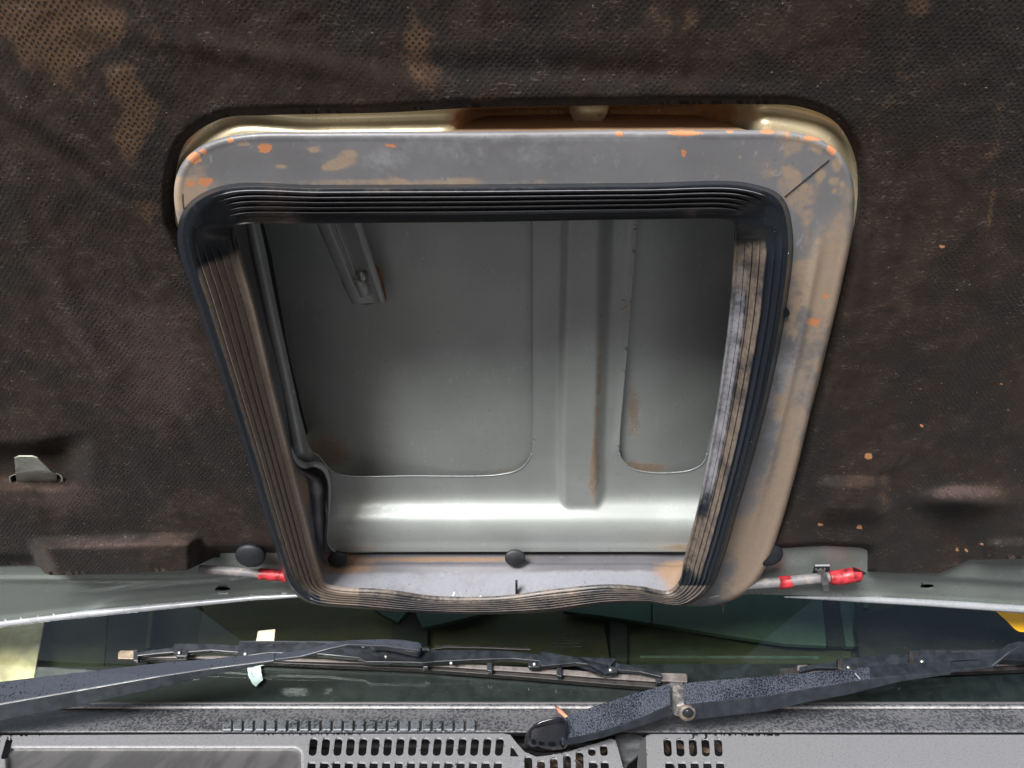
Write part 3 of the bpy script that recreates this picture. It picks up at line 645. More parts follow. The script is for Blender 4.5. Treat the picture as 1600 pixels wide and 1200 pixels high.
def sk_w(px, py):
    s = np.clip((py - 746) / 104, 0, 1)
    s = np.interp(s, np.linspace(0, 1, 41), TRAP)
    base = -.088 + .037 * s + .0015 * sst(845, 858, py)
    lx = np.interp(py, [300, 345, 700, 810], [889, 888, 881, 884]); rx = np.interp(py, [300, 345, 700, 810], [932, 931, 926, 930])
    prof = sst(lx - 14, lx + 2, px) * (1 - sst(rx, rx + np.interp(py, [345, 760], [32, 20]), px))
    ridge = -.086 + .013 * prof
    k_ = .004; h = np.clip(.5 + .5 * (ridge - base) / k_, 0, 1); wv = base * (1 - h) + ridge * h + k_ * h * (1 - h)
    wv = wv - 0.001
    # raised rib left of the right-hand panel and the bead (rail) down the left
    wv += .004 * sst(985, 998, px + (py - 345) * .085) * sst(1010, 1000, px + (py - 345) * .085) * sst(720, 690, py)
    r = px - rail_x(py); wv += .034 * np.exp(-(r / 13) ** 4) * sst(728, 708, py)
    return wv
def sk_dirt(px, py):
    D = np.zeros((len(px), 3)); n = fbm(px, py, 25); G = lambda *a: gauss(px, py, *a)
    D[:, 0] = G(935, 600, 7, 130, 3) * .6 + G(928, 740, 9, 50, 2) * .8 + G(520, 715, 22, 22) * .8 + G(512, 750, 8, 30) * .5 + G(1075, 855, 60, 8) * .8 + G(560, 857, 60, 4) * .5 + G(490, 700, 14, 14) * .6
    D[:, 1] = G(905, 760, 35, 40) * .35 + G(960, 700, 20, 40) * .3
    D[:, 2] = G(975, 480, 8, 40) * .35
    return np.clip(D, 0, 1)
sheet('scoop_frame', (300, 262, 1240, 862), 3, sk_sdf, Bn, sk_w, .0018, M['paint'], bonnet, sk_dirt)
def skin_dirt(px, py):
    D = np.zeros((len(px), 3)); G = lambda *a: gauss(px, py, *a)
    D[:, 0] = G(515, 705, 38, 26) * .7 + G(990, 640, 14, 60) * .6 + G(1000, 730, 50, 10) * .85 + G(800, 735, 40, 8) * .5 + G(640, 742, 150, 3) * .5 + G(470, 700, 20, 40) * .3
    D[:, 0] += sst(.45, .7, fbm(px, py, 90)) * .16 + sst(480, 350, py) * .10
    D[:, 1] = G(640, 500, 200, 200) * .12
    return np.clip(D, 0, 1)
def outw(px, py): return -.094 - .050 * sst(740, 330, px) - .02 * sst(1000, 1200, px)
sheet('scoop_skin', (220, 150, 1300, 918), 6, None, Bn, outw, 0, M['paint'], bonnet, skin_dirt)
for q in (lp, rp):
    e_ = q[(q[:, 1] > 708)]
    c_ = e_[np.argsort(e_[:, 0])]
    tube('cut_edge_highlight', Bn(c_[:, 0], c_[:, 1] - .3, sk_w(c_[:, 0], c_[:, 1]) + .0002), .0008, M['edge'], bonnet, 6)  # bright bead added as the highlight along the lower cut edges
# end wall of the scoop to the left, so the space behind the duct stays closed
def side(name, xs_, ys_, w0, w1, m):
    A = Bn(np.array(xs_, float), np.array(ys_, float), w0); B_ = A.copy(); B_[:, 2] = w1
    loft(name, [A, B_], m, bonnet, False)
side('scoop_side', [300, 330, 385, 420, 455], [150, 300, 480, 640, 760], -.03, -.24, M['dark'])  # left wall coloured dark to deepen the shade on that side
side('scoop_side', [1300, 1280, 1240, 1180, 1130], [150, 300, 480, 700, 960], -.03, -.16, M['paint'])
# hook flange where the rail ends above the duct's corner
hk = catmull([(449, 690), (460, 722), (474, 733), (490, 730), (503, 736), (511, 752), (512, 800), (511, 850), (522, 864)], 8, False)
hk2 = catmull([(455, 688), (466, 714), (478, 722), (493, 720), (508, 727), (516, 746), (516, 800), (515, 852), (526, 858)], 8, False)
loft('flange_lip', [Bn(hk[:, 0], hk[:, 1], -.048), Bn(hk[:, 0] + 1, hk[:, 1] - 1, -.045), Bn(hk2[:, 0], hk2[:, 1], -.060), Bn(hk2[:, 0], hk2[:, 1], -.085)], M['paint'], bonnet, False)
# bracket strap welded to the skin
br = [(486, 300), (548, 300), (606, 478), (600, 480), (589, 468), (548, 462), (540, 452)]
A = np.array
def strap():
    rows = []
    for t in np.linspace(0, 1, 16):
        y = 300 + 175 * t
        xl = 472 + 78 * t; xr = 537 + 58 * t
        prof = [(0, 0), (.06, .006), (.3, .0075), (.36, .0075), (.39, .0045), (.45, .0045), (.48, .0075), (.54, .0075), (.57, .004), (.64, .004), (.67, .0075), (.92, .0075), (.97, .012), (1.0, .0125), (1.18, .0128), (1.2, .0)]
        if t > .8: prof = [(a, (.0075 if .03 < a < .93 else b)) for a, b in prof]
        rows.append(Bn(A([xl + (xr - xl) * a for a, b in prof]), A([y - 2 * a for a, b in prof]), A([-.096 + b * (1.0) for a, b in prof])))
    return rows
sr = strap(); br_o = loft('strap_bracket', sr, M['paint'], bonnet, False)
dome('pin', Bn(A([566.]), A([432.]), -.087)[0], (0.1, .8, .6), .0055, .0055, .009, M['metal'], br_o, .5)
tube('pin_slot', Bn(A([562., 566, 571]), A([436., 447, 460]), -.087), .0062, M['paint'], br_o)
M['rustm'] = simple('rust', (.22, .09, .035), .7, 0, .5)
strip3('weld_mark', [(530, 424), (538, 446), (548, 463)], Bn, -.0945, [.6, 2.4, .6], .001, M['rustm'], br_o)
strip3('weld_mark', [(574, 405), (592, 424), (600, 455), (603, 470)], Bn, -.094, [.6, 2.6, 2.0, .6], .0012, M['rustm'], br_o)
strip3('weld_mark', [(560, 474), (575, 475), (592, 471)], Bn, -.0945, [.5, 1.4, .5], .001, M['rustm'], br_o)

# ---- washer hose along the rear strip
def hd(n_, s=.6): return None
def hose(pts, r, m, name, parent, w_=.002, dirt=True):
    c = catmull(pts, 10, False); P = Bn(c[:, 0], c[:, 1], w_); o = tube(name, P, r, m, parent, 14)
    if dirt: set_dirt(o.data, np.tile([.30, .25, .1], (len(o.data.vertices), 1)))
    return o
washer = hose([(312, 890), (350, 892), (408, 897)], .0058, M['hose'], 'washer_hose', bonnet)
hose([(405, 897), (420, 898), (470, 903)], .0075, M['tape'], 'tape_wrap', washer, dirt=False)
h2 = hose([(1080, 925), (1150, 915), (1218, 910), (1285, 903), (1300, 902)], .0068, M['hose'], 'washer_hose', bonnet)
hose([(1216, 910), (1226, 910), (1237, 908.5)], .0080, M['tape'], 'tape_wrap', h2, dirt=False)
c = catmull([(1296, 903), (1315, 902), (1330, 899), (1345, 898)], 10, False)
tube('tape_wrap', Bn(c[:, 0], c[:, 1], .004), np.interp(np.linspace(0, 1, len(c)), [0, .3, .7, .9, 1], [.0085, .0098, .0094, .0085, .0062]), M['tape'], h2, 14)
cl = plate('hose_clip', [(1274, 885), (1297, 885), (1296, 901), (1269, 901)], Bn, -.003, .003, M['plug'], bonnet, .0006)
strip3('clip_edge', [(1274, 885), (1297, 884.5)], Bn, -.002, .9, .002, M['edge'], cl)
strip3('clip_strap', [(1281, 890), (1287, 899), (1290, 914)], Bn, .012, [1.6, 5, 5.5], .002, M['metal'], cl)
plate('clip_tail', [(1285, 914), (1296, 914), (1296, 924), (1287, 924)], Bn, -.004, .002, M['edge'], cl)
strip3('clip_prong', [(1275, 890), (1281, 895)], Bn, .003, 1.2, .002, M['metal'], cl); strip3('clip_prong', [(1289, 889), (1287, 896)], Bn, .003, 1.2, .002, M['metal'], cl)
plate('pad_corner_fold', [(1333, 888), (1354, 897), (1338, 903)], Bn, .006, .003, M['plug'], bonnet)

# ================================================================== WINDSCREEN and cabin
scr = mesh('windscreen', np.concatenate([Sc(A([-500., 2100]), A([1103., 1103]), 0), Sc(A([2100., -500]), A([845., 845]), 0)]), [(0, 1, 2, 3)], M['glass'], smooth=False, recalc=False)
tag(scr, 'dark green tinted windscreen between the bonnet edge and the cowl', 'windscreen')
# black ceramic band along the base of the glass
mesh('glass_band', np.concatenate([Sc(A([44., 2100]), A([1103., 1103]), -.005), Sc(A([2100., 60]), A([1034., 1042]), -.005)]), [(0, 1, 2, 3)], M.setdefault('frit', simple('black_ceramic_band', (.010, .018, .030), .5)), scr, smooth=False)
# dotted edge of the band
dv_, df_ = [], []
for i in range(86):
    x = 962 + i * 3.6
    for r_, y in ((0, 1031.5), (1, 1028.5)):
        q = Sc(A([x - .9 + r_ * 1.8, x + .9 + r_ * 1.8, x + .9 + r_ * 1.8, x - .9 + r_ * 1.8]), A([y - .9, y - .9, y + .9, y + .9]), -.0045); b0 = len(dv_); dv_ += list(q); df_.append((b0, b0 + 1, b0 + 2, b0 + 3))
mesh('band_dots', dv_, df_, M['cab'], scr, smooth=False)
# faint etched maker's panel, unreadable lines
mv, mf = [], []
for row, (y, x0, x1, hgt) in enumerate(((990.5, 876, 900, 2.2), (996, 870, 905, 1.3), (1001, 867, 907, 1.3), (1005.5, 867, 905, 1.5), (1010.5, 868, 908, 1.6))):
    x = x0
    while x < x1:
        wd = random.uniform(1.0, 2.2)
        q = Sc(A([x, x + wd, x + wd, x]), A([y - hgt / 2, y - hgt / 2, y + hgt / 2, y + hgt / 2]), .0006); b0 = len(mv); mv += list(q); mf.append((b0, b0 + 1, b0 + 2, b0 + 3)); x += wd + random.choice((.6, .7, 1.8))
mesh('etched_marking', mv, mf, M['inkglass'], scr, smooth=False)
# yellow sticker
st = plate('yellow_sticker', catmull([(1554, 952), (1575, 972), (1586, 983), (1594, 987), (1606, 987), (1680, 985), (1690, 920), (1560, 915), (1545, 935)], 4), Sc, .0008, .0004, M['yellow'], None, 0)
tag(st, 'bright yellow sticker with a slanted edge on the windscreen under the bonnet rim', 'sticker')
for (x, y) in ((1586, 955.5), (1594, 956.0), (1600.5, 956.6)):
    th = np.linspace(0, 2 * np.pi, 12, endpoint=False)
    Aout = Sc(x + 2.6 * np.cos(th), y + 2.4 * np.sin(th), .0010); Ain = Sc(x + 1.6 * np.cos(th), y + 1.4 * np.sin(th), .0010)
    loft('printed_letter', [Aout, Ain], M['ink'], st, True)

cab = empty('car_cabin', (0, 1.6, 1.0)); tag(cab, 'dim car interior behind the windscreen with olive and teal shapes standing in for glass reflections', 'car interior')  # olive and teal shapes below are painted reflections, not cabin parts
IB = np.array(BM.inverted())
def cq(name, poly, off, m, tilt=None, thick=.01, parent=None):
    P = np.asarray(poly, float); o = plate(name, P, Sc, off, thick, m, None, .001, offs=tilt)
    o.parent = cab; o.matrix_parent_inverse = Matrix.Translation(-Vector((0, 1.6, 1.0))); return o
cq('dashboard', [(-600, 860), (2200, 860), (2200, 1110), (-600, 1110)], -.16, M['cab2'])
cq('roof_reflection', [(205, 860), (560, 860), (640, 900), (640, 1050), (335, 1060), (300, 1040), (318, 950)], -.135, M['olive'])
cq('roof_reflection', [(668, 900), (930, 900), (955, 1040), (720, 1045), (672, 1045)], -.135, M['olive'])
cq('roof_reflection', [(978, 940), (1190, 985), (1330, 1010), (1330, 1040), (978, 1040)], -.14, M['cab2'])
cq('beam_reflection', [(612, 900), (668, 900), (668, 1050), (648, 1050), (612, 1010)], -.12, M['cab'])
cq('vent_stalk', [(952, 900), (980, 900), (980, 1045), (955, 1045)], -.12, M['cab'])
cq('teal_patch_reflection', [(575, 945), (606, 957), (640, 950), (622, 972), (600, 962)], -.11, M['teal'])
cq('teal_patch_reflection', [(637, 930), (800, 930), (752, 960), (694, 974), (660, 981)], -.11, M['teal'])
cq('teal_sheet_reflection', [(900, 900), (1018, 900), (1018, 974), (940, 962), (880, 955)], -.11, M['teal2'])
cq('teal_sheet_reflection', [(1020, 890), (1280, 890), (1292, 1009), (1230, 1006), (1130, 992), (1020, 974)], -.105, M['teal'])
cq('teal_strip', [(1000, 1024), (1280, 1025), (1280, 1030), (1000, 1028)], -.0075, M.setdefault('teal3', simple('teal_edge', (.035, .07, .06), .6)), None, .001)
cq('dark_seat', [(1268, 900), (1310, 900), (1340, 1010), (1294, 1010)], -.12, M['cab'])
cq('teal_bar_reflection', [(1306, 900), (1326, 900), (1335, 1010), (1322, 1010)], -.115, M['teal'])
cq('teal_bar_reflection', [(1328, 900), (1338, 900), (1333, 980), (1328, 980)], -.118, M['teal2'])
cq('teal_bar_reflection', [(1348, 900), (1356, 900), (1358, 950), (1350, 950)], -.118, M['teal2'])
cq('seat_back', [(1338, 985), (1350, 960), (1400, 945), (1520, 945), (1600, 960), (1700, 960), (1700, 1045), (1345, 1040)], -.125, M['cab'])
cq('stripe_panel_reflection', [(68, 900), (170, 900), (160, 1100), (48, 1100)], -.13, M['cab2'])
cq('stripe_panel_reflection', [(176, 900), (238, 900), (228, 1075), (160, 1075)], -.12, M['cab'])
cq('olive_stripe_reflection', [(236, 900), (244, 900), (234, 1012), (228, 1012)], -.115, M['olive'])
def cream_refl_w(px, py): return -.10 + .02 * (fbm(px, py, 40) - .5) + .006 * (fbm(px, py, 12) - .5)
cl_o = sheet('cream_reflection', (-260, 940, 66, 1096), 4, lambda x, y: x - (66 - (y - 985) * .18), Sc, cream_refl_w, .003, M['beige'])  # cream sheet stands in for a wall reflected in the glass
tag(cl_o, 'crumpled cream sheet standing in for a wall reflected at the far left of the windscreen', 'reflection')

# ================================================================== COWL
cowl = empty('cowl_panel', (0, 1.0, ZC)); tag(cowl, 'weathered grey plastic cowl panel with slotted air grilles below the windscreen', 'cowl panel')
MC = Matrix.Translation(-Vector((0, 1.0, ZC)))
def oc(o, p=None): o.parent = p or cowl; o.matrix_parent_inverse = MC if p is None else Matrix.Identity(4); return o
def on_cowl(o): return oc(o)
# upper ledge
def up_w(px, py):
    return .0005 - .020 * sst(1143, 1150, py) + .006 * sst(1108, 1103, py)
oc(sheet('upper_ledge', (-400, 1100, 2000, 1150), 2, None, Gr, up_w, .0, M['cowl']))
xs = np.linspace(-400, 2000, 60); yy = 1105.5 + 0 * xs
oc(tube('seal_strip', Gr(xs, yy, .004), .0020, M['cowl_edge'], None, 8))
xs = np.linspace(-400, 2000, 200); oc(tube('screen_seal', Gr(xs, 1100 + 0 * xs, .004), .0030, M['panel'], None, 8))
# lower panels with slots
def leftp(): # left main panel outline (front grille section)
    return [(-400, 1149), (0, 1149), (400, 1147), (785, 1146), (797, 1148), (808, 1162), (820, 1175), (838, 1182.5), (860, 1180), (886, 1175), (912, 1167), (935, 1160.5), (955, 1154), (962, 1157), (974, 1200), (1000, 1330), (-400, 1330)]
def rightp(): return [(1009, 1150), (1018, 1147), (1300, 1148), (2000, 1148), (2000, 1330), (1030, 1330), (1011, 1200)]
slots = []
for i in range(16):
    x = 484.5 + i * 19.4; slots.append(rrect(x, 1152, x + 12.5, 1181, 5.5, 4, -.10)); slots.append(rrect(x - 3.5, 1190, x + 9.5, 1221, 3, 3, -.10)); slots.append(rrect(x - 7, 1229, x + 6, 1262, 3, 3, -.10))
slots.append([(798, 1166), (802, 1166), (811, 1180), (812, 1182), (797, 1182)])
for x, y0 in ((819, 1180.5), (839, 1187), (859, 1183), (879.5, 1178), (899, 1173)): slots.append(rrect(x, y0, x + 12.5, 1206, 5.5, 4, .02))
for x, y0 in ((918.5, 1168), (937, 1163)): slots.append(rrect(x, y0, x + 12, 1181, 4.5, 4, .05)); slots.append(rrect(x + 1, 1189, x + 14, 1220, 3, 3, .05))
slots.append(rrect(-8, 1153, 2, 1200, 3, 3, -.28)); slots.append(rrect(10, 1153, 21, 1186, 3, 3, -.28))
slR = []
for i in range(5):
    x = 1036 + i * 19.8; slR.append(rrect(x, 1153, x + 12.5, 1182, 5.5, 4, .06)); slR.append(rrect(x + 3, 1190, x + 16, 1222, 3, 3, .06))
def mk(out, sl):
    def f(x, y):
        d = poly_sdf(x, y, out)
        for s in sl:
            s = np.asarray(s); bx0, by0 = s.min(0) - 8; bx1, by1 = s.max(0) + 8
            msk = (x > bx0) & (x < bx1) & (y > by0) & (y < by1)
            if msk.any(): d[msk] = np.maximum(d[msk], -poly_sdf(x[msk], y[msk], s))
        return d
    return f
recess = rrect(12, 1170, 470, 1400, 10, 4)
def lo_w(px, py):
    wv = .0055 - .012 * sst(0, 1, 0 * px)
    d = np.full(px.shape, 99.0); m_ = (px < 500); 
    if m_.any(): d[m_] = poly_sdf(px[m_], py[m_], recess)
    return .0055 - .005 * sst(4, -3, d)
M['grille2'] = None
def grille_mat():
    k = NM('weathered_cowl_top'); at_ = k.n('ShaderNodeAttribute', attribute_name='dirt'); sp = k.n('ShaderNodeSeparateColor'); k.l(at_.outputs['Color'], sp.inputs[0])
    nz = k.noise(500, 4, .6); sk = k.noise(22, 5, .6, k.scale(k.obj, (2.2, .5, 1), (0, 0, R(25))))
    c = k.mix(k.map(nz, .3, .7), (.22, .226, .243), (.29, .298, .317))
    c = k.mix(k.math('MULTIPLY', k.map(k.noise(330, 3, .5), .60, .66), .5), c, (.09, .09, .10))
    dk = k.mix(k.map(sk, .4, .6), (.075, .075, .078), (.11, .11, .112))
    c = k.mix(k.map(k.math('ADD', sp.outputs[0], k.math('MULTIPLY', k.math('SUBTRACT', k.noise(160, 4, .6), .5), .8)), .4, .62), c, dk)
    return k.done(c, .48, 0, k.bump(k.noise(800, 3), .3, .0005))
M['grille2'] = grille_mat()
def gdirt(px, py):
    D = np.zeros((len(px), 3)); m_ = px < 520
    if m_.any(): D[m_, 0] = sst(3, -2, poly_sdf(px[m_], py[m_], recess))
    return D
oc(sheet('left_grille', (-400, 1144, 1004, 1300), 2, mk(leftp(), slots), Gr, lo_w, .0022, M['grille2'], None, gdirt))
oc(sheet('right_grille', (1004, 1144, 2000, 1300), 2.5, mk(rightp(), slR), Gr, .006, .0022, M['grille2'], None, gdirt))
# dark trough under the grilles, closed front wall below
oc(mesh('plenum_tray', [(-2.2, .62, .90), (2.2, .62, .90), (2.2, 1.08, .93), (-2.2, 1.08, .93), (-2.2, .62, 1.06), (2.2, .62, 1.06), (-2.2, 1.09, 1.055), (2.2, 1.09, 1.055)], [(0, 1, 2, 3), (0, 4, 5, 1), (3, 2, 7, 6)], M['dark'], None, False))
oc(mesh('unseen_engine_bay', [(-.75, -.12, .80), (.75, -.12, .80), (.75, .60, .86), (-.75, .60, .86), (-.75, -.12, .98), (.75, -.12, .98), (.75, .60, 1.0), (-.75, .60, 1.0)], [(0, 1, 2, 3), (0, 4, 5, 1), (0, 3, 7, 4), (1, 5, 6, 2)], M['panel'], None, False))  # unseen dark shell, added to keep ground bounce off the bonnet underside
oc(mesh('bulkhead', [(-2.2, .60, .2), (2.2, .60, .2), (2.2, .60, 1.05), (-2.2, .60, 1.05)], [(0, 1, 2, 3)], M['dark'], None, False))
# louvre pins under slots
for i in range(2):
    y = (1166, 1206)[i]; xs = np.linspace(470, 960, 10)
    oc(tube('grille_bar', Gr(xs, y + 0 * xs, -.02), .0035, M['dark'], None, 6))
# row of moulded clip tabs at the windscreen side
for i in range(23):
    x = 347 + i * 17.35
    if i < 1: x += 1
    P = [(x, 1128), (x + 2.5, 1123.5), (x + 12.5, 1123.5), (x + 14, 1127), (x + 13.5, 1139), (x - .5, 1139)]
    o = plate('clip_tab', P, Gr, .0042, .004, M['clipt'] if 'clipt' in M else M.setdefault('clipt', speckled('clip_tab_plastic', (.025, .03, .035), (.15, .17, .19), .45, (.36, .5), 300)), None, .0012); oc(o)
    hb = plate('clip_gap', [(x + 14.2, 1126), (x + 16.4, 1126), (x + 15.8, 1140), (x + 13.8, 1140)], Gr, .0015, .001, M['panel'], None, 0); oc(hb)
# loose bracket in the gap between the two panels
oc(plate('gap_bracket', catmull([(962, 1150), (1004, 1150), (1006, 1165), (998, 1178), (984, 1190), (976, 1199), (968, 1180)], 4), Gr, -.004, .003, M['clear'], None))
oc(plate('gap_bracket', catmull([(1004, 1152), (1012, 1152), (1014, 1200), (1016, 1260), (1000, 1260), (996, 1190)], 4), Gr, -.001, .003, M['panel'], None))
# leaves under the slots
lv0 = None
for i, (x, y, s, a, wv) in enumerate(((805, 1192, 7, .3, -.012), (823, 1194, 8, 1.0, -.012), (845, 1192, 8, 2.0, -.012), (866, 1192, 8, .6, -.01), (886, 1188, 8, 1.4, -.010), (903, 1184, 8, .2, -.010), (905, 1196, 8, 1.2, -.010), (925, 1175, 7, .9, -.010), (944, 1171, 7, 2.3, -.009),
                                       (1041, 1168, 8, 1.3, -.012), (1062, 1165, 7, .5, -.012), (1080, 1170, 8, 1.8, -.012), (1104, 1172, 7, .2, -.012), (1122, 1166, 8, 1.1, -.012))):
    th = np.linspace(0, 2 * np.pi, 14, endpoint=False); rx = s * 1.3 * np.cos(th); ry = s * .6 * np.sin(th) * (1 + .2 * np.sin(5 * th))
    X = x + rx * math.cos(a) - ry * math.sin(a); Y = y + rx * math.sin(a) + ry * math.cos(a)
    C_ = Gr(X, Y, wv + .003 * np.cos(2 * th)); o = mesh('dry_leaf', C_, [tuple(range(14))], M['leaf'], None, False)
    tag(o, 'brown dry leaf under the %s slot %s' % (('first', 'second', 'third', 'fourth', 'fifth', 'sixth', 'seventh', 'eighth', 'ninth')[i if i < 9 else i - 9], 'below the glossy pivot cap, counted from the left' if i < 9 else 'of the small right grille, counted from the left'), 'leaf', 'dry leaves under the cowl grille')
tw = tube('dry_twig', [Gr(A([867.]), A([1103.]), .006)[0], Gr(A([875.]), A([1111.]), .007)[0], Gr(A([886.]), A([1121.]), .007)[0]], [.0010, .0028, .0020], M['twig'], None, 8)
tag(tw, 'small orange dry twig by the root of the right wiper arm', 'twig')

# ================================================================== WIPERS
def armloft(name, st_, m, parent=None, back=.012, bev=.0012):
    # st_: stations of ((top x,y,Y), (crease x,y,Y), (bottom x,y,Y)); closed behind
    rg = []
    for a, b, c_ in st_:
        pa = at(A([a[0]]), A([a[1]]), A([a[2]]))[0]; pb = at(A([b[0]]), A([b[1]]), A([b[2]]))[0]; pc = at(A([c_[0]]), A([c_[1]]), A([c_[2]]))[0]
        rg.append(np.array([pa, pb, pc, pa + (pc - pb) + np.array([0, .0, -.000])]))
    o = loft(name, rg, m, parent, True, None, True, smooth=False)
    bevel(o, bev * 1.7, 4, 30); return o
def splitarm(name, st_, mtop, mside, parent=None):
    o = armloft(name, st_, mtop, parent); o.data.materials.append(mside)
    for i, p in enumerate(o.data.polygons):
        if i < (len(st_) - 1) * 4 and i % 4 == 1: p.material_index = 1
    return o
def screwd(name, x, y, off, r, parent, m='metal'):
    C_ = Sc(A([float(x)]), A([float(y)]), off)[0]; return dome(name, C_, (0, -.9, .45), r, r, r * .5, M[m], parent, .5, 14)

def blade(parent, pts_mid, off, tail=None): pass
# --- left wiper
LW = empty('left_wiper', (0, 0, 0)); LW.name = 'wiper'; tag(LW, 'black windscreen wiper whose arm comes in from the left edge, spanning the middle', 'wiper', 'windscreen wipers')
splitarm('arm', [((-120, 1079, .97), (-120, 1122, .935), (-120, 1149, .935)), ((0, 1064, .985), (0, 1100, .955), (0, 1128, .955)), ((120, 1050, 1.0), (120, 1079, .975), (120, 1105, .975)),
                 ((250, 1035, 1.015), (250, 1056, .992), (250, 1076, .992)), ((330, 1028, 1.022), (330, 1044, 1.005), (330, 1056, 1.005)), ((430, 1019, 1.03), (430, 1031, 1.016), (430, 1036, 1.016))], M['arm'], M['arm_dark'], LW)
splitarm('arm_rod', [((429, 1021, 1.031), (429, 1030, 1.018), (429, 1035, 1.018)), ((470, 1016, 1.034), (470, 1025, 1.022), (470, 1029, 1.022)), ((510, 1006, 1.038), (510, 1014, 1.026), (510, 1018, 1.026)),
                     ((545, 1000, 1.042), (545, 1006, 1.03), (545, 1010, 1.03)), ((600, 998, 1.046), (600, 1009, 1.034), (600, 1013, 1.034)), ((655, 1003, 1.05), (655, 1016, 1.038), (655, 1019, 1.038))], M['arm'], M['arm_dark'], LW)
screwd('rivet', 263, 1050, .088, .0022, LW, 'edge')
def Yscr(x, y, off): return Sc(A([float(x)]), A([float(y)]), off)[0][1]
def beam(name, pts, off, m, parent, thick=.006, bev=.0009):   # pts: list of (x, ytop, ybottom)
    P = [(x, a) for x, a, b in pts] + [(x, b) for x, a, b in pts[::-1]]
    return plate(name, P, Sc, off, thick, m, parent, bev)
# rubber + backing strip
beam('rubber', [(206, 1027, 1030), (330, 1028, 1032), (480, 1032, 1038), (650, 1036, 1045), (820, 1048, 1058), (950, 1060, 1069), (1044, 1067, 1076)], .012, M['blade'], LW, .010)
beam('backing_strip', [(206, 1020, 1028), (300, 1023, 1028), (420, 1027, 1032), (560, 1031, 1036), (700, 1036, 1042), (860, 1044, 1053), (960, 1052, 1061), (1040, 1056, 1066)], .018, M['clipm'], LW, .003)
beam('end_cap', [(184, 1020, 1029), (188, 1016, 1029), (212, 1016, 1029.5), (214, 1016, 1030)], .022, M['rustcap'] if 'rustcap' in M else M.setdefault('rustcap', simple('rusty_strip_end', (.25, .20, .14), .5, .3, .3, 120)), LW, .004)
beam('end_cap', [(1028, 1050, 1062), (1034, 1051, 1064), (1072, 1052, 1066), (1074, 1056, 1066)], .022, M['clipm'], LW, .004)
for (x, a, b) in ((212, 1014, 1032), (380, 1023, 1034), (874, 1042, 1056), (1029, 1048, 1066), (665, 1032, 1042), (765, 1034, 1048)):
    beam('claw', [(x - 4, a, b), (x + 4, a + 1, b + 1)], .026, M['arm_dark'], LW, .009)
beam('link', [(214, 1019, 1025), (240, 1015, 1022), (272, 1011, 1019), (278, 1010, 1021)], .030, M['arm_dark'], LW)
beam('link', [(270, 1011, 1020), (273, 1005, 1021), (330, 1005.5, 1016), (376, 1008, 1020), (378, 1010, 1023)], .034, M['arm_dark'], LW, .009)
beam('main_yoke', [(372, 1008, 1024), (375, 1002, 1026), (420, 1003, 1020), (500, 1004, 1022), (560, 1012, 1028), (570, 1013, 1034), (640, 1016, 1035), (660, 1017, 1036), (680, 1015, 1034), (740, 1015, 1031), (800, 1017, 1029), (844, 1022, 1033), (846, 1018, 1034)], .036, M['arm_dark'], LW, .010)
beam('yoke_back', [(374, 1001, 1006), (450, 1001, 1006), (560, 1002, 1010), (570, 1003, 1012)], .032, M['arm'], LW, .010)
for i, x in enumerate((402, 426, 450, 478)): plate('yoke_slot', rrect(x, 1003.2, x + 17, 1006.4, 1.5, 3), Sc, .0372, .001, M['dark'], LW, 0)
plate('arm_hook', catmull([(575, 1003), (590, 999), (625, 999), (650, 1003), (658, 1006), (655, 1019), (640, 1018), (620, 1013), (598, 1010), (582, 1010)], 5), Sc, .052, .012, M['arm'], LW, .001)
beam('link', [(842, 1022, 1032), (846, 1017, 1041), (900, 1026, 1036), (960, 1028, 1043), (963, 1030, 1050), (945, 1050, 1052), (938, 1043, 1044), (880, 1034, 1041), (845, 1034, 1043), (822, 1037, 1041)][:6], .036, M['arm_dark'], LW, .009)
beam('link', [(962, 1033, 1046), (964, 1036, 1047), (1000, 1042, 1050), (1034, 1052, 1058)], .032, M['arm_dark'], LW, .007)
for (x, y) in ((280, 1020), (383, 1022), (603, 1026), (705, 1036), (835, 1038), (954, 1047)): screwd('rivet', x, y, .0372, .0026, LW)
for (x, y) in ((283, 1020), (835, 1037), (954, 1046)): plate('rivet_lug', rrect(x - 10, y - 5, x + 11, y + 5.5, 4.5, 4), Sc, .0355, .009, M['arm_dark'], LW, .0008)
beam('spoiler', [(679, 1008, 1014), (700, 1007, 1012), (760, 1009, 1013), (830, 1012, 1016)], .026, M['blade'], LW, .004)
# --- right wiper
RW = empty('wiper', (0, 0, 0)); tag(RW, 'black windscreen wiper pivoting at the lower centre with rusty hinge, reaching to the right', 'wiper', 'windscreen wipers')
def yg(x, y, h): return Gr(A([float(x)]), A([float(y)]), h)[0][1]
hs = [(878, 1122, 1154, 1167), (905, 1110, 1150, 1163), (940, 1098, 1142, 1155), (985, 1084, 1127, 1141), (1020, 1074, 1113, 1130), (1048, 1066, 1100, 1118)]
splitarm('arm_head', [((x, a, .930 + i * .010), (x, b, .905 + i * .011), (x, c_, .905 + i * .011)) for i, (x, a, b, c_) in enumerate(hs)], M['arm_spot'], M['arm_dark'], RW)
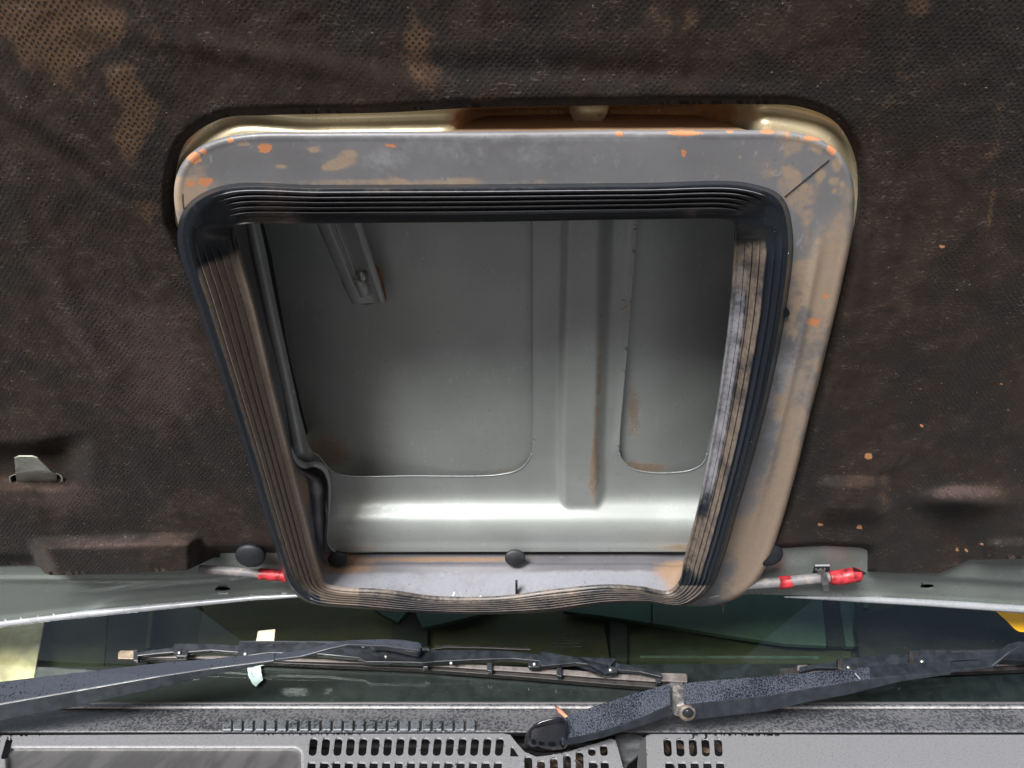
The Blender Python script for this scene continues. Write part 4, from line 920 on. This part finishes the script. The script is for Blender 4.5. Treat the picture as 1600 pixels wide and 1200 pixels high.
# rounded glossy cap over the pivot
cp, Yc = catmull([(880, 1121), (850, 1124), (835, 1131), (826, 1143), (826, 1156), (838, 1164), (858, 1166), (886, 1160)], 6), .918
def capring(sx, sy, oy, Yd):
    c = cp.copy(); m0 = A([862., 1143.]); c = m0 + (c - m0) * A([sx, sy]); return at(c[:, 0], c[:, 1] + oy, np.full(len(c), Yd))
loft('pivot_cap', [capring(.98, .9, 9, .918), capring(1, 1, 6, .916), capring(1, 1, 1, .911), capring(.96, .94, -.5, .908), capring(.8, .78, -1.5, .907), capring(.3, .3, -2, .907)], M['gloss'], RW, True, None, True)
loft('pivot_skirt', [at(cp[:, 0] * 1.0 - 3, cp[:, 1] + 6, np.full(len(cp), .925)), at(862 + (cp[:, 0] - 862) * 1.15, 1148 + (cp[:, 1] - 1146) * 1.15 + 5, np.full(len(cp), .935))], M['plug'], RW, True, None, True)
hg = splitarm('hinge_plate', [((1040, 1068, .992), (1058, 1103, .968), (1054, 1120, .968)), ((1050, 1064, .992), (1070, 1100, .968), (1070, 1122, .968)), ((1066, 1064, .992), (1084, 1100, .968), (1088, 1112, .968))], M['rust'], M['rust'], RW)
set_dirt(hg.data, np.tile([.28, .3, .12], (len(hg.data.vertices), 1)))
rb = plate('hinge_pin', [(1, 1), (2, 1), (2, 2)], Sc, 0, .001, M['dark'], RW, 0); bpy.data.objects.remove(rb)
th = np.linspace(0, 2 * np.pi, 20, endpoint=False)
hp = loft('hinge_pin', [at(1074 + 14 * np.cos(th), 1114 + 13 * np.sin(th), np.full(20, .975)), at(1074 + 14 * np.cos(th), 1114 + 13 * np.sin(th), np.full(20, .960)), at(1074 + 10 * np.cos(th), 1114 + 9 * np.sin(th), np.full(20, .958))], M['rust'], RW, True, None, True)
set_dirt(hp.data, np.tile([.42, .2, .1], (len(hp.data.vertices), 1)))
loft('hinge_bolt', [at(1075 + 9 * np.cos(th), 1114 + 8 * np.sin(th), np.full(20, .958)), at(1075 + 7 * np.cos(th), 1113 + 6 * np.sin(th), np.full(20, .953)), at(1075 + 2 * np.cos(th), 1112 + 2 * np.sin(th), np.full(20, .951))], M['arm_dark'], RW, True, None, True)
a1 = [(1068, 1066, 1101, 1128), (1130, 1060, 1094, 1121), (1200, 1055, 1087, 1113), (1260, 1050, 1076, 1099), (1320, 1045, 1067, 1088), (1360, 1040, 1060, 1078)]
splitarm('arm', [((x, a, .985 + i * .009), (x, b, .962 + i * .010), (x, c_, .962 + i * .010)) for i, (x, a, b, c_) in enumerate(a1)], M['arm_spot'], M['arm_dark'], RW)
a2 = [(1358, 1040, 1060, 1078), (1410, 1036, 1056, 1065), (1440, 1034, 1054, 1061), (1486, 1031, 1051, 1055)]
splitarm('arm', [((x, a, 1.030 + i * .004), (x, b, 1.012 + i * .004), (x, c_, 1.012 + i * .004)) for i, (x, a, b, c_) in enumerate(a2)], M['arm_dark'], M['arm_dark'], RW)
a3 = [(1485, 1034, 1048, 1052), (1530, 1031, 1043, 1047), (1550, 1026, 1040, 1045), (1575, 1006, 1020, 1025), (1590, 1002, 1011, 1014), (1640, 1001, 1010, 1013), (1760, 1008, 1018, 1021)]
splitarm('arm_rod', [((x, a, 1.043 + i * .002), (x, b, 1.030 + i * .002), (x, c_, 1.030 + i * .002)) for i, (x, a, b, c_) in enumerate(a3)], M['arm_dark'], M['arm_dark'], RW)
strip3('scratch', [(1336, 1052), (1344, 1061)], lambda px, py, off: at(px, py, np.full(np.shape(px), 1.006)), 0, .8, .0003, M['edge'], RW, 0)
screwd('rivet', 1330, 1058, .080, .0022, RW)
beam('rubber', [(1222, 1050, 1055), (1330, 1050, 1056), (1450, 1046, 1052), (1600, 1038, 1046), (1750, 1036, 1046)], .012, M['blade'], RW, .010)
beam('backing_strip', [(1220, 1044, 1052), (1320, 1044, 1051), (1450, 1040, 1046), (1600, 1030, 1038), (1750, 1028, 1036)], .018, M['clipm'], RW, .003)
beam('end_cap', [(1218, 1045, 1054), (1220, 1044, 1054), (1250, 1041, 1053), (1252, 1041, 1053)], .022, M['blade'], RW, .004)
beam('claw', [(1246, 1039, 1047), (1262, 1038, 1048)], .026, M['clipm'], RW, .006)
beam('link', [(1250, 1042, 1050), (1275, 1037, 1044), (1312, 1033, 1044), (1318, 1031, 1047)], .030, M['arm_dark'], RW)
beam('link', [(1310, 1033, 1045), (1312, 1029, 1047), (1330, 1027, 1046), (1380, 1023, 1040), (1424, 1022, 1038), (1428, 1019, 1038)], .034, M['arm_dark'], RW, .010)
beam('main_yoke', [(1422, 1018, 1036), (1426, 1016, 1039), (1440, 1015, 1038), (1500, 1015, 1031), (1560, 1014, 1030), (1620, 1012, 1034), (1760, 1010, 1036)], .036, M['arm_dark'], RW, .012)
for i, x in enumerate((1461, 1486, 1511, 1535)): plate('yoke_slot', rrect(x, 1016.8, x + 17, 1020, 1.5, 3, -.3), Sc, .0372, .001, M['dark'], RW, 0)
for x, a, b in ((1424, 1016, 1036), (1312, 1028, 1044)): beam('collar', [(x - 3, a, b), (x + 5, a + 1, b + 3)], .0375, M['blade'], RW, .012)
for (x, y) in ((1326, 1043), (1441, 1034), (1333, 1058)): screwd('rivet', x, y, .0385, .0026, RW)
plate('rivet_lug', rrect(1316, 1036, 1337, 1048, 4.5, 4), Sc, .036, .009, M['arm_dark'], RW, .0008)
plate('rivet_lug', rrect(1430, 1027, 1451, 1040, 4.5, 4), Sc, .0370, .009, M['arm_dark'], RW, .0008)

# paper tucked behind the left wiper
def pw(px, py): return .004 + .004 * (fbm(px, py, 12) - .5)
pp = [(403, 986), (430, 983), (428, 1003), (424, 1035), (411, 1040), (398, 1042), (400, 1003)]
po = sheet('paper_strip', (395, 978, 434, 1046), 1.5, lambda x, y: poly_sdf(x, y, pp), Sc, pw, .0004, M['paper'])
tag(po, 'torn cream paper strip tucked behind the left wiper arm', 'paper scrap')
pp2 = [(386, 1040), (407, 1038), (408, 1050), (411, 1062), (404, 1068), (400, 1073), (394, 1068), (388, 1056)]
po = sheet('paper_scrap', (380, 1034, 416, 1076), 1.5, lambda x, y: poly_sdf(x, y, pp2), Sc, lambda a, b: .004 + .008 * (fbm(a, b, 8) - .5), .0004, M['tissue'])
tag(po, 'ragged pale blue paper scrap hanging below the left wiper arm', 'paper scrap')
